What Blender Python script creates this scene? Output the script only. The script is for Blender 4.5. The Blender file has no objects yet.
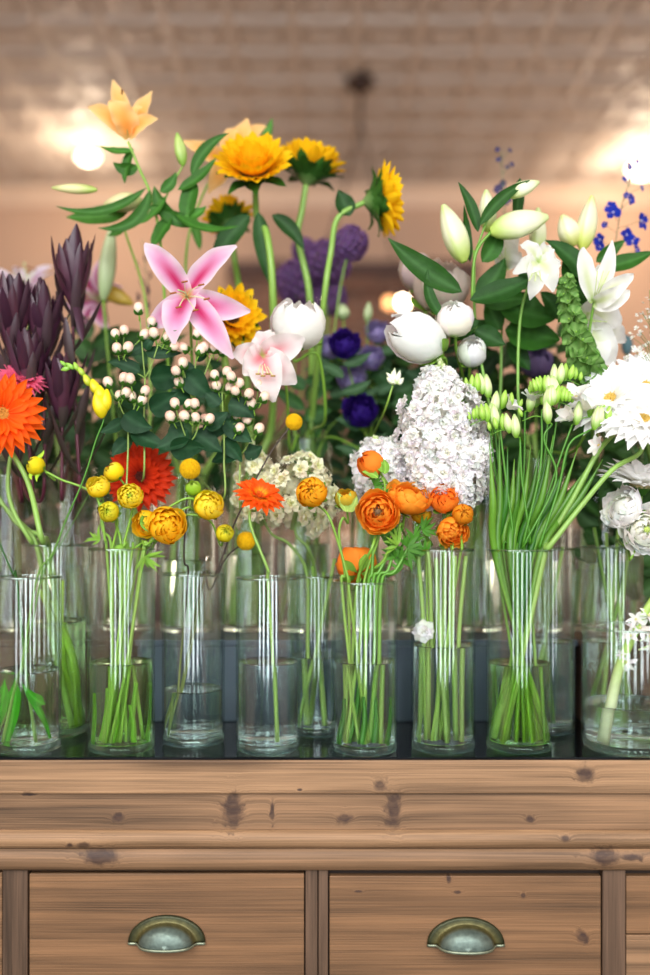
import bpy, math, random
from mathutils import Vector, Matrix, noise
R = random.Random(7)
PI = math.pi
sc = bpy.context.scene
COL = bpy.data.collections.new('flower_shop'); sc.collection.children.link(COL)
F, HY, CZ = 950.0, 520.0, 1.264          # focal length in px, horizon row, eye height
TOP = 0.90                                # chest top


def P(x, y, D): return Vector(((x - 325) * D / F, D, CZ + (HY - y) * D / F))
def px(n, D=1.5): return n * D / F
def hx(s, k=1.0):
    s = s.lstrip('#'); out = []
    for i in (0, 2, 4):
        c = int(s[i:i + 2], 16) / 255
        out.append((c / 12.92 if c <= .04045 else ((c + .055) / 1.055) ** 2.4) * k)
    return tuple(out)
def lerp(a, b, t): return tuple(x + (y - x) * t for x, y in zip(a, b))
def clamp(x, a=0., b=1.): return max(a, min(b, x))
def sm(a, b, x):
    t = clamp((x - a) / (b - a)); return t * t * (3 - 2 * t)


# ------------------------------------------------------------------ materials
def newmat(name):
    m = bpy.data.materials.new(name); m.use_nodes = True
    nt = m.node_tree
    for n in list(nt.nodes): nt.nodes.remove(n)
    return m, nt, nt.nodes.new('ShaderNodeOutputMaterial')
def N(nt, t, **k):
    n = nt.nodes.new(t)
    for a, v in k.items(): setattr(n, a, v)
    return n
def math_n(nt, op, a, b=None, c=None, cl=False):
    n = N(nt, 'ShaderNodeMath', operation=op, use_clamp=cl)
    for i, v in enumerate((a, b, c)):
        if v is None: continue
        if isinstance(v, (int, float)): n.inputs[i].default_value = v
        else: nt.links.new(v, n.inputs[i])
    return n.outputs[0]
def organic(name, rough=.5, trans=.25, spec=.4, nscale=60, namp=.22, bump=.0, bscale=200):
    m, nt, out = newmat(name); L = nt.links.new
    at = N(nt, 'ShaderNodeAttribute', attribute_name='Col')
    tc = N(nt, 'ShaderNodeTexCoord')
    nz = N(nt, 'ShaderNodeTexNoise'); nz.inputs['Scale'].default_value = nscale; nz.inputs['Detail'].default_value = 3
    L(tc.outputs['Object'], nz.inputs['Vector'])
    k = math_n(nt, 'MULTIPLY_ADD', nz.outputs[0], namp * 2, 1 - namp)
    mx = N(nt, 'ShaderNodeVectorMath', operation='SCALE'); L(at.outputs['Color'], mx.inputs[0]); L(k, mx.inputs['Scale'])
    p = N(nt, 'ShaderNodeBsdfPrincipled'); L(mx.outputs[0], p.inputs['Base Color'])
    p.inputs['Roughness'].default_value = rough; p.inputs['Specular IOR Level'].default_value = spec
    if bump:
        b = N(nt, 'ShaderNodeBump'); b.inputs['Strength'].default_value = bump; b.inputs['Distance'].default_value = .002
        n2 = N(nt, 'ShaderNodeTexNoise'); n2.inputs['Scale'].default_value = bscale; L(tc.outputs['Object'], n2.inputs['Vector'])
        L(n2.outputs[0], b.inputs['Height']); L(b.outputs[0], p.inputs['Normal'])
    t = N(nt, 'ShaderNodeBsdfTranslucent'); L(mx.outputs[0], t.inputs['Color'])
    ms = N(nt, 'ShaderNodeMixShader'); ms.inputs[0].default_value = trans
    L(p.outputs[0], ms.inputs[1]); L(t.outputs[0], ms.inputs[2]); L(ms.outputs[0], out.inputs['Surface'])
    return m
def simple(name, col, rough=.5, metal=0., spec=.5, var=.15, scale=8, bump=0., col2=None, stretch=(1, 1, 1), emit=None):
    m, nt, out = newmat(name); L = nt.links.new
    tc = N(nt, 'ShaderNodeTexCoord'); mp = N(nt, 'ShaderNodeMapping'); mp.inputs['Scale'].default_value = stretch
    L(tc.outputs['Object'], mp.inputs[0])
    nz = N(nt, 'ShaderNodeTexNoise'); nz.inputs['Scale'].default_value = scale; nz.inputs['Detail'].default_value = 6
    L(mp.outputs[0], nz.inputs['Vector'])
    cr = N(nt, 'ShaderNodeValToRGB'); cr.color_ramp.elements[0].position = .3; cr.color_ramp.elements[1].position = .7
    c2 = col2 or tuple(min(1, c * (1 + var)) for c in col)
    cr.color_ramp.elements[0].color = (*[c * (1 - var) for c in col], 1); cr.color_ramp.elements[1].color = (*c2, 1)
    L(nz.outputs[0], cr.inputs[0])
    p = N(nt, 'ShaderNodeBsdfPrincipled'); L(cr.outputs[0], p.inputs['Base Color'])
    p.inputs['Roughness'].default_value = rough; p.inputs['Metallic'].default_value = metal; p.inputs['Specular IOR Level'].default_value = spec
    if bump:
        b = N(nt, 'ShaderNodeBump'); b.inputs['Strength'].default_value = bump; b.inputs['Distance'].default_value = .003
        L(nz.outputs[0], b.inputs['Height']); L(b.outputs[0], p.inputs['Normal'])
    if emit:
        p.inputs['Emission Color'].default_value = (*emit[0], 1); p.inputs['Emission Strength'].default_value = emit[1]
    L(p.outputs[0], out.inputs['Surface'])
    return m

PETAL = organic('petal_tissue', .6, .45, .15, 90, .05)
WAXY = organic('waxy_petal', .38, .18, .5, 60, .08)
LEAF = organic('leaf_tissue', .46, .22, .16, 70, .30, .3, 260)
STEM = organic('stem_tissue', .38, .12, .5, 120, .15)
BERRY = organic('berry_skin', .32, .06, .5, 150, .08)
DISC = organic('flower_disc', .8, .05, .2, 500, .35, .9, 900)


def glass_wall(name, tint, edge, base=.042):
    """thin glass wall: Fresnel mirror over a clear pane that thickens towards its edge"""
    m, nt, out = newmat(name); L = nt.links.new
    tc = N(nt, 'ShaderNodeTexCoord'); mp = N(nt, 'ShaderNodeMapping'); mp.inputs['Scale'].default_value = (60, 60, 1.5)
    L(tc.outputs['Object'], mp.inputs[0])
    nz = N(nt, 'ShaderNodeTexNoise'); nz.inputs['Scale'].default_value = 1; nz.inputs['Detail'].default_value = 2; L(mp.outputs[0], nz.inputs['Vector'])
    b = N(nt, 'ShaderNodeBump'); b.inputs['Strength'].default_value = .30; b.inputs['Distance'].default_value = .0010
    L(nz.outputs[0], b.inputs['Height'])
    lw = N(nt, 'ShaderNodeLayerWeight'); lw.inputs['Blend'].default_value = .5
    pw = math_n(nt, 'POWER', lw.outputs['Facing'], 5.0)
    mc = N(nt, 'ShaderNodeMix', data_type='RGBA'); L(pw, mc.inputs[0])
    mc.inputs[6].default_value = (*tint, 1); mc.inputs[7].default_value = (*edge, 1)
    tr = N(nt, 'ShaderNodeBsdfTransparent'); L(mc.outputs[2], tr.inputs[0])
    gl = N(nt, 'ShaderNodeBsdfGlossy'); gl.inputs['Roughness'].default_value = .03; L(b.outputs[0], gl.inputs['Normal'])
    gl.inputs['Color'].default_value = (.93, 1, .99, 1)
    fac = math_n(nt, 'MULTIPLY_ADD', math_n(nt, 'POWER', lw.outputs['Facing'], 4.0), .60, base, cl=True)
    ms = N(nt, 'ShaderNodeMixShader'); L(fac, ms.inputs[0]); L(tr.outputs[0], ms.inputs[1]); L(gl.outputs[0], ms.inputs[2])
    L(ms.outputs[0], out.inputs['Surface']); return m
GLASS = glass_wall('clear_vase_glass', (.985, .995, .99), (.34, .46, .42))
RIMGLASS = glass_wall('vase_rim_glass', (.86, .93, .9), (.3, .4, .37), .22)
def solid_glass(name, col, ior, rough=0., clear=.0):
    m, nt, out = newmat(name); L = nt.links.new
    g = N(nt, 'ShaderNodeBsdfGlass'); g.inputs['Color'].default_value = (*col, 1); g.inputs['IOR'].default_value = ior; g.inputs['Roughness'].default_value = rough
    t = N(nt, 'ShaderNodeBsdfTransparent'); t.inputs[0].default_value = (*col, 1)
    ms = N(nt, 'ShaderNodeMixShader'); ms.inputs[0].default_value = clear
    L(g.outputs[0], ms.inputs[1]); L(t.outputs[0], ms.inputs[2]); L(ms.outputs[0], out.inputs['Surface']); return m
BASEGLASS = solid_glass('thick_base_glass', (.90, .97, .95), 1.48, .0, .25)
WATER = solid_glass('water', (.95, .985, .975), 1.33, 0., .12)
WATERG = solid_glass('green_tinged_water', (.86, .97, .78), 1.33, 0., .12)


# ------------------------------------------------------------------ mesh building
class MB:
    def __init__(s): s.v = []; s.f = []; s.c = []
    def grid(s, pts, cols, nu, nv, closed=False):
        b = len(s.v); s.v += pts; s.c += cols
        for i in range(nu - 1):
            for j in range(nv if closed else nv - 1):
                j2 = (j + 1) % nv
                s.f.append((b + i * nv + j, b + i * nv + j2, b + (i + 1) * nv + j2, b + (i + 1) * nv + j))
    def tube(s, path, rad, col, n=8, cap=True):
        k = len(path); T = []
        for i in range(k):
            t = (path[min(i + 1, k - 1)] - path[max(i - 1, 0)])
            T.append(t.normalized() if t.length > 1e-9 else Vector((0, 0, 1)))
        u = T[0].orthogonal().normalized(); pts = []; cols = []
        for i in range(k):
            u = (u - T[i] * u.dot(T[i])).normalized(); w = T[i].cross(u)
            r = rad(i / (k - 1)) if callable(rad) else rad
            c = col(i / (k - 1)) if callable(col) else col
            for j in range(n):
                a = 2 * PI * j / n; pts.append(path[i] + (u * math.cos(a) + w * math.sin(a)) * r); cols.append(c)
        b = len(s.v); s.grid(pts, cols, k, n, True)
        if cap:
            s.f.append(tuple(b + j for j in range(n))[::-1]); s.f.append(tuple(b + (k - 1) * n + j for j in range(n)))
    def lathe(s, prof, col, n=24, M=None, lobes=0, amp=0., close=False):
        pts = []; cols = []
        for i, (r, z) in enumerate(prof):
            for j in range(n):
                a = 2 * PI * j / n; rr = r * (1 + amp * math.cos(lobes * a))
                p = Vector((rr * math.cos(a), rr * math.sin(a), z)); pts.append(M @ p if M else p)
                cols.append(col(i / (len(prof) - 1), a) if callable(col) else col)
        s.grid(pts, cols, len(prof), n, True)
        if close:
            b = len(s.v) - len(pts); s.f.append(tuple(b + j for j in range(n))[::-1]); s.f.append(tuple(len(s.v) - n + j for j in range(n)))
    def box(s, x0, x1, y0, y1, z0, z1, col=(1, 1, 1)):
        b = len(s.v)
        s.v += [Vector(p) for p in ((x0, y0, z0), (x1, y0, z0), (x1, y1, z0), (x0, y1, z0), (x0, y0, z1), (x1, y0, z1), (x1, y1, z1), (x0, y1, z1))]
        s.c += [col] * 8
        s.f += [tuple(b + i for i in q) for q in ((0, 3, 2, 1), (4, 5, 6, 7), (0, 1, 5, 4), (1, 2, 6, 5), (2, 3, 7, 6), (3, 0, 4, 7))]
    def mesh(s, name, mat, off=Vector((0, 0, 0)), smooth=True):
        me = bpy.data.meshes.new(name); me.from_pydata([p - off for p in s.v], [], s.f)
        at = me.color_attributes.new('Col', 'FLOAT_COLOR', 'POINT')
        at.data.foreach_set('color', [x for c in s.c for x in (c[0], c[1], c[2], 1.)])
        if smooth: me.polygons.foreach_set('use_smooth', [True] * len(me.polygons))
        me.materials.append(mat); me.update(); return me
    def build(s, name, mat, parent=None, smooth=True, label=None, bevel=0):
        rt = root_of(parent) if parent else None
        me = s.mesh(name, mat, rt.location if rt else Vector((0, 0, 0)), smooth)
        o = bpy.data.objects.new(name, me); COL.objects.link(o); o.parent = parent
        if label: o['label'] = label
        if bevel:
            b = o.modifiers.new('b', 'BEVEL'); b.width = bevel; b.segments = 2; b.limit_method = 'ANGLE'
        return o
def root_of(o):
    while o.parent: o = o.parent
    return o
def thing(name, label, cat, loc, group=None):
    o = bpy.data.objects.new(name, None); o.empty_display_size = .02; COL.objects.link(o); o.location = loc
    o['label'] = label; o['category'] = cat
    if group: o['group'] = group
    return o
def tag(o, label, cat, group=None):
    o['label'] = label; o['category'] = cat
    if group: o['group'] = group
    return o
def struct(mb, name, mat, smooth=False, parent=None):
    o = mb.build(name, mat, parent, smooth)
    if not parent: o['kind'] = 'structure'
    return o
def inst(me, name, parent, M):
    o = bpy.data.objects.new(name, me); COL.objects.link(o); o.parent = parent
    o.matrix_local = Matrix.Translation(-root_of(parent).location) @ M
    return o
def frame(H, n, roll=0., s=1.):
    n = Vector(n).normalized(); x = Vector((1, 0, 0)) if abs(n.x) < .8 else Vector((0, 1, 0))
    x = (x - n * x.dot(n)).normalized(); y = n.cross(x)
    M = Matrix((x, y, n)).transposed().to_4x4()
    return Matrix.Translation(H) @ M @ Matrix.Rotation(roll, 4, 'Z') @ Matrix.Scale(s, 4)
def catmull(pts, k=7):
    p = [pts[0] * 2 - pts[1]] + list(pts) + [pts[-1] * 2 - pts[-2]]; out = []
    for i in range(1, len(p) - 2):
        for j in range(k):
            t = j / k; a, b, c, d = p[i - 1], p[i], p[i + 1], p[i + 2]
            out.append(.5 * (2 * b + (c - a) * t + (2 * a - 5 * b + 4 * c - d) * t * t + (3 * b - 3 * c + d - a) * t ** 3))
    out.append(pts[-1]); return out
# outline profiles
def pf_leaf(u): return max(.03, math.sin(PI * u ** .75) ** .85)
def pf_ovate(u): return max(.05, math.sin(PI * u ** .62) ** .8)
def pf_lily(u): return max(.10, math.sin(PI * (.10 + .90 * u) ** .95) ** .75)
def pf_oblong(u): return max(.10, math.sin(PI * (.10 + .90 * u) ** 1.15) ** .55)
def pf_strap(u): return (.45 + .55 * sm(0, .6, u)) * (max(0, 1 - sm(.72, 1.0, u) * .92))
def pf_round(u): return max(.04, (.18 + .82 * sm(0, .75, u)) * math.sqrt(max(0, 1 - max(0, (u - .55) / .45) ** 2.2)))


def blade(mb, P0, P1, W, prof=pf_leaf, arch=0., side=0., nrm=(0, -1, 0), twist=0., cup=0., ruf=0., rk=5, tipcurl=0., col=(.1, .3, .05), nu=12, nv=5, ph=0.):
    P0 = Vector(P0); P1 = Vector(P1); ax = (P1 - P0); Ln = ax.length; ax.normalize()
    n = Vector(nrm); n = (n - ax * n.dot(ax))
    if n.length < 1e-4: n = ax.orthogonal()
    n.normalize(); n = Matrix.Rotation(twist, 3, ax) @ n; s = ax.cross(n)
    C = (P0 + P1) / 2 + n * arch * 2 + s * side * 2
    pts = []; cols = []
    for i in range(nu):
        u = i / (nu - 1); c = P0 * (1 - u) ** 2 + C * 2 * u * (1 - u) + P1 * u * u
        t = ((C - P0) * (1 - u) + (P1 - C) * u).normalized()
        ln = (n - t * n.dot(t)).normalized(); ls = t.cross(ln)
        if tipcurl: c = c - ln * tipcurl * max(0, u - .6) ** 2 * 6 * Ln
        w = W * .5 * prof(u)
        for j in range(nv):
            v = -1 + 2 * j / (nv - 1)
            off = cup * w * (v * v) + ruf * W * math.sin(rk * PI * u + ph + v) * abs(v) ** 1.5 * sm(0, .3, u)
            pts.append(c + ls * w * v + ln * off)
            cols.append(col(u, v) if callable(col) else col)
    mb.grid(pts, cols, nu, nv)
def ray(mb, L, W, a0, a1, phi, z0=0., r0=0., prof=pf_strap, cup=.3, ruf=0., col=(1, 1, 1), nu=7, nv=3, ph=0., M=None):
    """petal leaving the +Z axis at polar angle a0 and bending to a1 (degrees)"""
    x, z = r0, z0; pts = []; cols = []; R3 = Matrix.Rotation(phi, 3, 'Z')
    for i in range(nu):
        u = i / (nu - 1); a = math.radians(a0 + (a1 - a0) * u)
        if i: x += math.sin(a) * L / (nu - 1); z += math.cos(a) * L / (nu - 1)
        w = W * .5 * prof(u); nx, nz_ = -math.cos(a), math.sin(a)
        for j in range(nv):
            v = -1 + 2 * j / (nv - 1)
            off = cup * w * v * v + ruf * W * math.sin(9 * u + ph + 2 * v) * abs(v) * u
            p = R3 @ Vector((x + nx * off, w * v, z + nz_ * off)); pts.append(M @ p if M else p)
            cols.append(col(u, v) if callable(col) else col)
    mb.grid(pts, cols, nu, nv)
def shell(mb, r, t0, t1, wa, phi, flare=0., ruf=0., col=(1, 1, 1), nu=7, nv=7, sz=1., ph=0., M=None):
    """cupped petal on a ball of radius r from polar angle t0 (bottom) to t1, half width wa (rad)"""
    pts = []; cols = []
    for i in range(nu):
        u = i / (nu - 1); th = math.radians(t0 + (t1 - t0) * u)
        ww = wa * (.55 + .45 * math.sin(PI * min(1, u * 1.0) ** .8)) * (math.sqrt(max(0.02, 1 - max(0, (u - .6) / .4) ** 2 * .75)))
        for j in range(nv):
            v = -1 + 2 * j / (nv - 1); az = phi + v * ww
            ue = u * (1 - .10 * v * v) ; the = math.radians(t0 + (t1 - t0) * ue)
            rr = r * (1 + flare * u ** 3 + ruf * math.sin(4 * v + ph) * u * u + .05 * v * (1))
            p = Vector((rr * math.sin(the) * math.cos(az), rr * math.sin(the) * math.sin(az), rr * sz * math.cos(the)))
            pts.append(M @ p if M else p); cols.append(col(u, v) if callable(col) else col)
    mb.grid(pts, cols, nu, nv)
def ball(mb, c, r, col, n=12, m=8, M=None, sx=1, sz=1, jit=0.):
    pts = []; cols = []
    for i in range(m + 1):
        th = PI * i / m
        for j in range(n):
            a = 2 * PI * j / n; k = 1 + jit * (R.random() - .5)
            p = Vector((r * sx * k * math.sin(th) * math.cos(a), r * sx * k * math.sin(th) * math.sin(a), -r * sz * k * math.cos(th)))
            p = (M @ p) if M else p + Vector(c); pts.append(p); cols.append(col(i / m, a) if callable(col) else col)
    mb.grid(pts, cols, m + 1, n, True)


# ------------------------------------------------------------------ colours
G_STEM = hx('7fae3e'); G_STEM2 = hx('a9c96a'); G_DARK = hx('2f5e1c'); G_DEEP = hx('23481c'); G_MID = hx('44782a'); G_LIME = hx('a6d13a')
G_HYP = hx('1c4024'); G_OLIVE = hx('6f7f35')

# ------------------------------------------------------------------ room
YB = 6.8; CEIL = 3.63
def room():
    floor = simple('dark_wood_floor', hx('2e241c'), .45, var=.3, scale=5, stretch=(1, 9, 1))
    plaster = simple('salmon_plaster', hx('c6a58e'), .75, var=.06, scale=1.3, bump=.15)
    dull = simple('grey_plaster', hx('3f3a36'), .8, var=.05, scale=2)
    mb = MB(); mb.box(-3.6, 3.6, -2.8, YB + .1, -.06, 0); struct(mb, 'floor', floor)
    mb = MB(); mb.box(-3.6, 3.6, YB, YB + .12, 0, CEIL + .1); struct(mb, 'wall_back', plaster)
    mb = MB(); mb.box(-3.6, -3.48, -2.8, YB, 0, CEIL + .1); struct(mb, 'wall_left', plaster)
    mb = MB(); mb.box(3.48, 3.6, -2.8, YB, 0, CEIL + .1); struct(mb, 'wall_right', plaster)
    # front wall behind the camera: piers between tall windows
    mb = MB(); xs = [-3.6] 
    for c in WX: xs += [c - .42, c + .42]
    xs.append(3.6)
    for i in range(0, len(xs), 2): mb.box(xs[i], xs[i + 1], -2.92, -2.8, 0, CEIL + .1)
    for c in WX: mb.box(c - .42, c + .42, -2.92, -2.8, 0, .25); mb.box(c - .42, c + .42, -2.92, -2.8, 3.3, CEIL + .1)
    struct(mb, 'wall_front', dull)
    # pressed tin ceiling: coffered squares
    tin = simple('painted_pressed_tin', hx('c4b6ac'), .5, metal=.0, spec=.9, var=.05, scale=3)
    mb = MB(); s = .305; nx = 23; ny = 32; x0 = -nx * s / 2; y0 = -2.8; 
    mb.box(-3.6, 3.6, -2.8, YB + .1, CEIL + .03, CEIL + .1)
    for i in range(nx):
        for j in range(ny):
            cx = x0 + (i + .5) * s; cy = y0 + (j + .5) * s
            b = len(mb.v); rings = [(.5, 0), (.455, -.004), (.43, 0), (.39, .022), (.31, .022), (.27, .004), (.14, .0), (.09, .012), (0.001, .012)]
            for (k, h) in rings:
                for (sx, sy) in ((-1, -1), (1, -1), (1, 1), (-1, 1)):
                    mb.v.append(Vector((cx + sx * k * s, cy + sy * k * s, CEIL + h))); mb.c.append((1, 1, 1))
            for q in range(len(rings) - 1):
                for e in range(4):
                    e2 = (e + 1) % 4; mb.f.append((b + q * 4 + e, b + (q + 1) * 4 + e, b + (q + 1) * 4 + e2, b + q * 4 + e2))
    struct(mb, 'ceiling', tin)
    mb = MB(); prof = [(YB, 3.50), (YB - .03, 3.50), (YB - .035, 3.54), (YB - .08, 3.60), (YB - .10, 3.625), (YB - .10, CEIL), (YB, CEIL)]
    for xx in (-3.5, 3.5):
        for (y, z) in prof: mb.v.append(Vector((xx, y, z))); mb.c.append((1, 1, 1))
    k = len(prof)
    for i in range(k): mb.f.append((i, (i + 1) % k, k + (i + 1) % k, k + i))
    struct(mb, 'trim_1', simple('crown_paint', hx('e0c4ad'), .5, var=.04))
    mb = MB(); mb.box(-3.48, 3.48, YB - .03, YB, 0, .18); struct(mb, 'baseboard_back', simple('base_paint', hx('cbb5a2'), .5, var=.04))
    # brick chimney breast with a plank beam
    m, nt, out = newmat('aged_brick'); L = nt.links.new
    tc = N(nt, 'ShaderNodeTexCoord'); mp = N(nt, 'ShaderNodeMapping'); mp.inputs['Rotation'].default_value = (PI / 2, 0, 0); L(tc.outputs['Object'], mp.inputs[0])
    br = N(nt, 'ShaderNodeTexBrick'); br.inputs['Scale'].default_value = 4.2
    br.inputs['Color1'].default_value = (*hx('7f5240'), 1); br.inputs['Color2'].default_value = (*hx('5f4238'), 1); br.inputs['Mortar'].default_value = (*hx('8f7868'), 1)
    br.inputs['Mortar Size'].default_value = .03; L(mp.outputs[0], br.inputs['Vector'])
    p = N(nt, 'ShaderNodeBsdfPrincipled'); p.inputs['Roughness'].default_value = .85; L(br.outputs['Color'], p.inputs['Base Color']); L(p.outputs[0], out.inputs['Surface'])
    a = P(235, 262, 6.4); b = P(470, 262, 6.4)
    t = thing('brick_chimney', 'brown brick chimney breast with dark plank beam on the far salmon wall', 'chimney', (0, 6.6, 0))
    mb = MB(); mb.box(a.x, b.x, 6.42, YB - .001, 0.0005, a.z - .1); mb.build('brick_stack', m, t, False)
    mb = MB(); mb.box(a.x - .05, b.x + .05, 6.36, YB - .001, a.z - .1, a.z); mb.build('beam', simple('dark_plank', hx('4c322a'), .6, var=.2), t, False)
WX = (-2.35, -1.05, .25, 1.55, 2.85)
room()


def pendant():
    D = 5.1; iron = simple('dark_iron', hx('3a2a25'), .5, metal=.5, var=.1)
    c = P(360, 80, D); t = thing('pendant_lamp', 'dark iron pendant lamp with two diverging chains hanging from the tin ceiling', 'lamp', (c.x, D, CEIL))
    mb = MB(); mb.lathe([(.001, CEIL - .001), (.075, CEIL - .001), (.08, CEIL - .02), (.06, CEIL - .05), (.02, CEIL - .07), (.001, CEIL - .07)], (1, 1, 1), 24, Matrix.Translation((c.x, D, 0))); mb.build('canopy', iron, t)
    ap = P(360, 125, D); mb = MB(); mb.tube([Vector((c.x, D, CEIL - .06)), ap], .009, (1, 1, 1), 8); mb.build('rod', iron, t)
    ends = [P(317, 292, D), P(403, 292, D)]
    for e in ends:
        mb = MB(); n = 22
        for i in range(n):
            a = ap.lerp(e, i / n); b = ap.lerp(e, (i + 1) / n); d = (b - a)
            M = frame((a + b) / 2, d, i * PI / 2); lp = []
            for k in range(11):
                q = 2 * PI * k / 10; lp.append(M @ Vector((.011 * math.cos(q), 0, (d.length * .62) * math.sin(q))))
            mb.tube(lp, .0035, (1, 1, 1), 5, False)
        mb.build('chain', iron, t)
    mb = MB(); mb.tube([ends[0] + Vector((-.05, 0, -.0)), ends[1] + Vector((.05, 0, 0))], .014, (1, 1, 1), 10); mb.build('crossbar', iron, t)
    glow = simple('lit_bulb', (1, .8, .55), .4, emit=((1, .83, .6), 30)); dimb = simple('lit_amber_bulb', (1, .5, .2), .4, emit=((1, .42, .15), 5))
    for e, m in ((ends[0], glow), (ends[1], glow), (P(389, 292, D), dimb)):
        mb = MB(); mb.lathe([(.012, 0), (.018, -.005), (.018, -.03), (.012, -.035)], (1, 1, 1), 12, Matrix.Translation(e)); s = mb.build('socket', iron, t)
        mb = MB(); mb.lathe([(.001, -.085), (.018, -.08), (.022, -.062), (.020, -.045), (.012, -.03)], (1, 1, 1), 14, Matrix.Translation(e)); mb.build('bulb', m, s)
pendant()
def far_furniture():
    wd = simple('dark_counter_wood', hx('4a382c'), .5, var=.3, scale=4, stretch=(1, 1, 8)); pale = simple('terracotta_pot', hx('8a6a58'), .8); 
    for (xa, xb, D, h, lab) in ((-2.2, -.62, 4.6, 1.28, 'dark wooden counter across the room, left of the middle'), (-.58, .72, 4.9, 1.20, 'dark wooden counter across the room in the middle'), (.78, 2.3, 4.6, 1.24, 'dark wooden counter across the room at the right')):
        t = thing('shop_counter', lab, 'counter', ((xa + xb) / 2, D + .25, 0)); mb = MB(); mb.box(xa, xb, D, D + .5, .0, h - .04); mb.build('counter_body', wd, t, False)
        mb = MB(); mb.box(xa - .02, xb + .02, D - .03, D + .52, h - .04, h); mb.build('counter_top', simple('counter_top_wood', hx('6b5140'), .4), t, False)
        n = 4
        for i in range(n):
            a = xa + (xb - xa) * i / n + .03; b = xa + (xb - xa) * (i + 1) / n - .03; mb = MB(); mb.box(a, b, D - .018, D - .0005, .12, h - .12); mb.build('door_panel', wd, t, False)
    G = [hx('2c4426'), hx('38552c'), hx('2a3c2c'), hx('4a5f34')]
    for i, (x, y0, h, D, w) in enumerate(((-1.75, 1.28, .42, 4.82, .26), (-1.25, 1.28, .34, 4.82, .26), (-.88, 1.28, .46, 4.82, .22), (-.35, 1.20, .40, 5.12, .24), (.12, 1.20, .46, 5.12, .26), (.52, 1.20, .36, 5.12, .2), (1.05, 1.24, .44, 4.82, .24), (1.5, 1.24, .34, 4.82, .24), (1.95, 1.24, .5, 4.82, .26))):
        t = thing('potted_plant', 'blurred potted green plant standing on a far counter', 'plant', (x, D, y0), 'potted plants on the far counters')
        mb = MB(); mb.lathe([(.06, y0 + .0005), (.085, y0 + .13), (.09, y0 + .13), (.09, y0 + .15), (.08, y0 + .15), (.076, y0 + .12), (.0005, y0 + .12)], (1, 1, 1), 20, Matrix.Translation((x, D, 0)), close=False); mb.build('pot', pale, t)
        mb = MB()
        for k in range(90):
            a = R.uniform(0, 6.28); r = w * math.sqrt(R.random()) * .8; z = y0 + .14 + h * R.random(); p = Vector((x + r * math.cos(a), D + r * math.sin(a) * .6, z)); d = Vector((math.cos(a), math.sin(a), R.uniform(-.3, 1.2))).normalized()
            blade(mb, p, p + d * R.uniform(.08, .15), .045, pf_leaf, .006, 0, (0, -1, .3), R.uniform(-1, 1), .2, 0, col=G[k % 4], nu=6, nv=3)
        for k in range(8): mb.tube([Vector((x, D, y0 + .12)), Vector((x + R.uniform(-w, w) * .6, D, y0 + .14 + h * .8))], .004, G[0], 5)
        mb.build('leaves', LEAF, t)
far_furniture()
def ceiling_glare(x, y, D, label, s):  # glowing disc added to stand for glare on the tin ceiling
    iron = simple('glare_disc_rim', hx('a08060'), .4, metal=.6); c = P(x, y, D); t = thing('glare_disc', label, 'lamp', (c.x, D, CEIL))
    mb = MB(); mb.lathe([(.10 * s, CEIL), (.11 * s, CEIL - .02), (.09 * s, CEIL - .035)], (1, 1, 1), 24, Matrix.Translation((c.x, D, 0))); mb.build('rim', iron, t)
    mb = MB(); mb.lathe([(.001, CEIL - .10 * s), (.05 * s, CEIL - .09 * s), (.085 * s, CEIL - .06 * s), (.095 * s, CEIL - .03)], (1, 1, 1), 24, Matrix.Translation((c.x, D, 0)))
    mb.build('glow_dome', simple('glare_glow', (1, .93, .8), .4, emit=((1, .86, .66), 9)), t)
ceiling_glare(88, 163, 6.1, 'glowing disc added as ceiling glare behind the peach lily at left', .7)
ceiling_glare(642, 176, 6.3, 'glowing disc added as ceiling glare at the right above the blue delphinium', .9)


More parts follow.
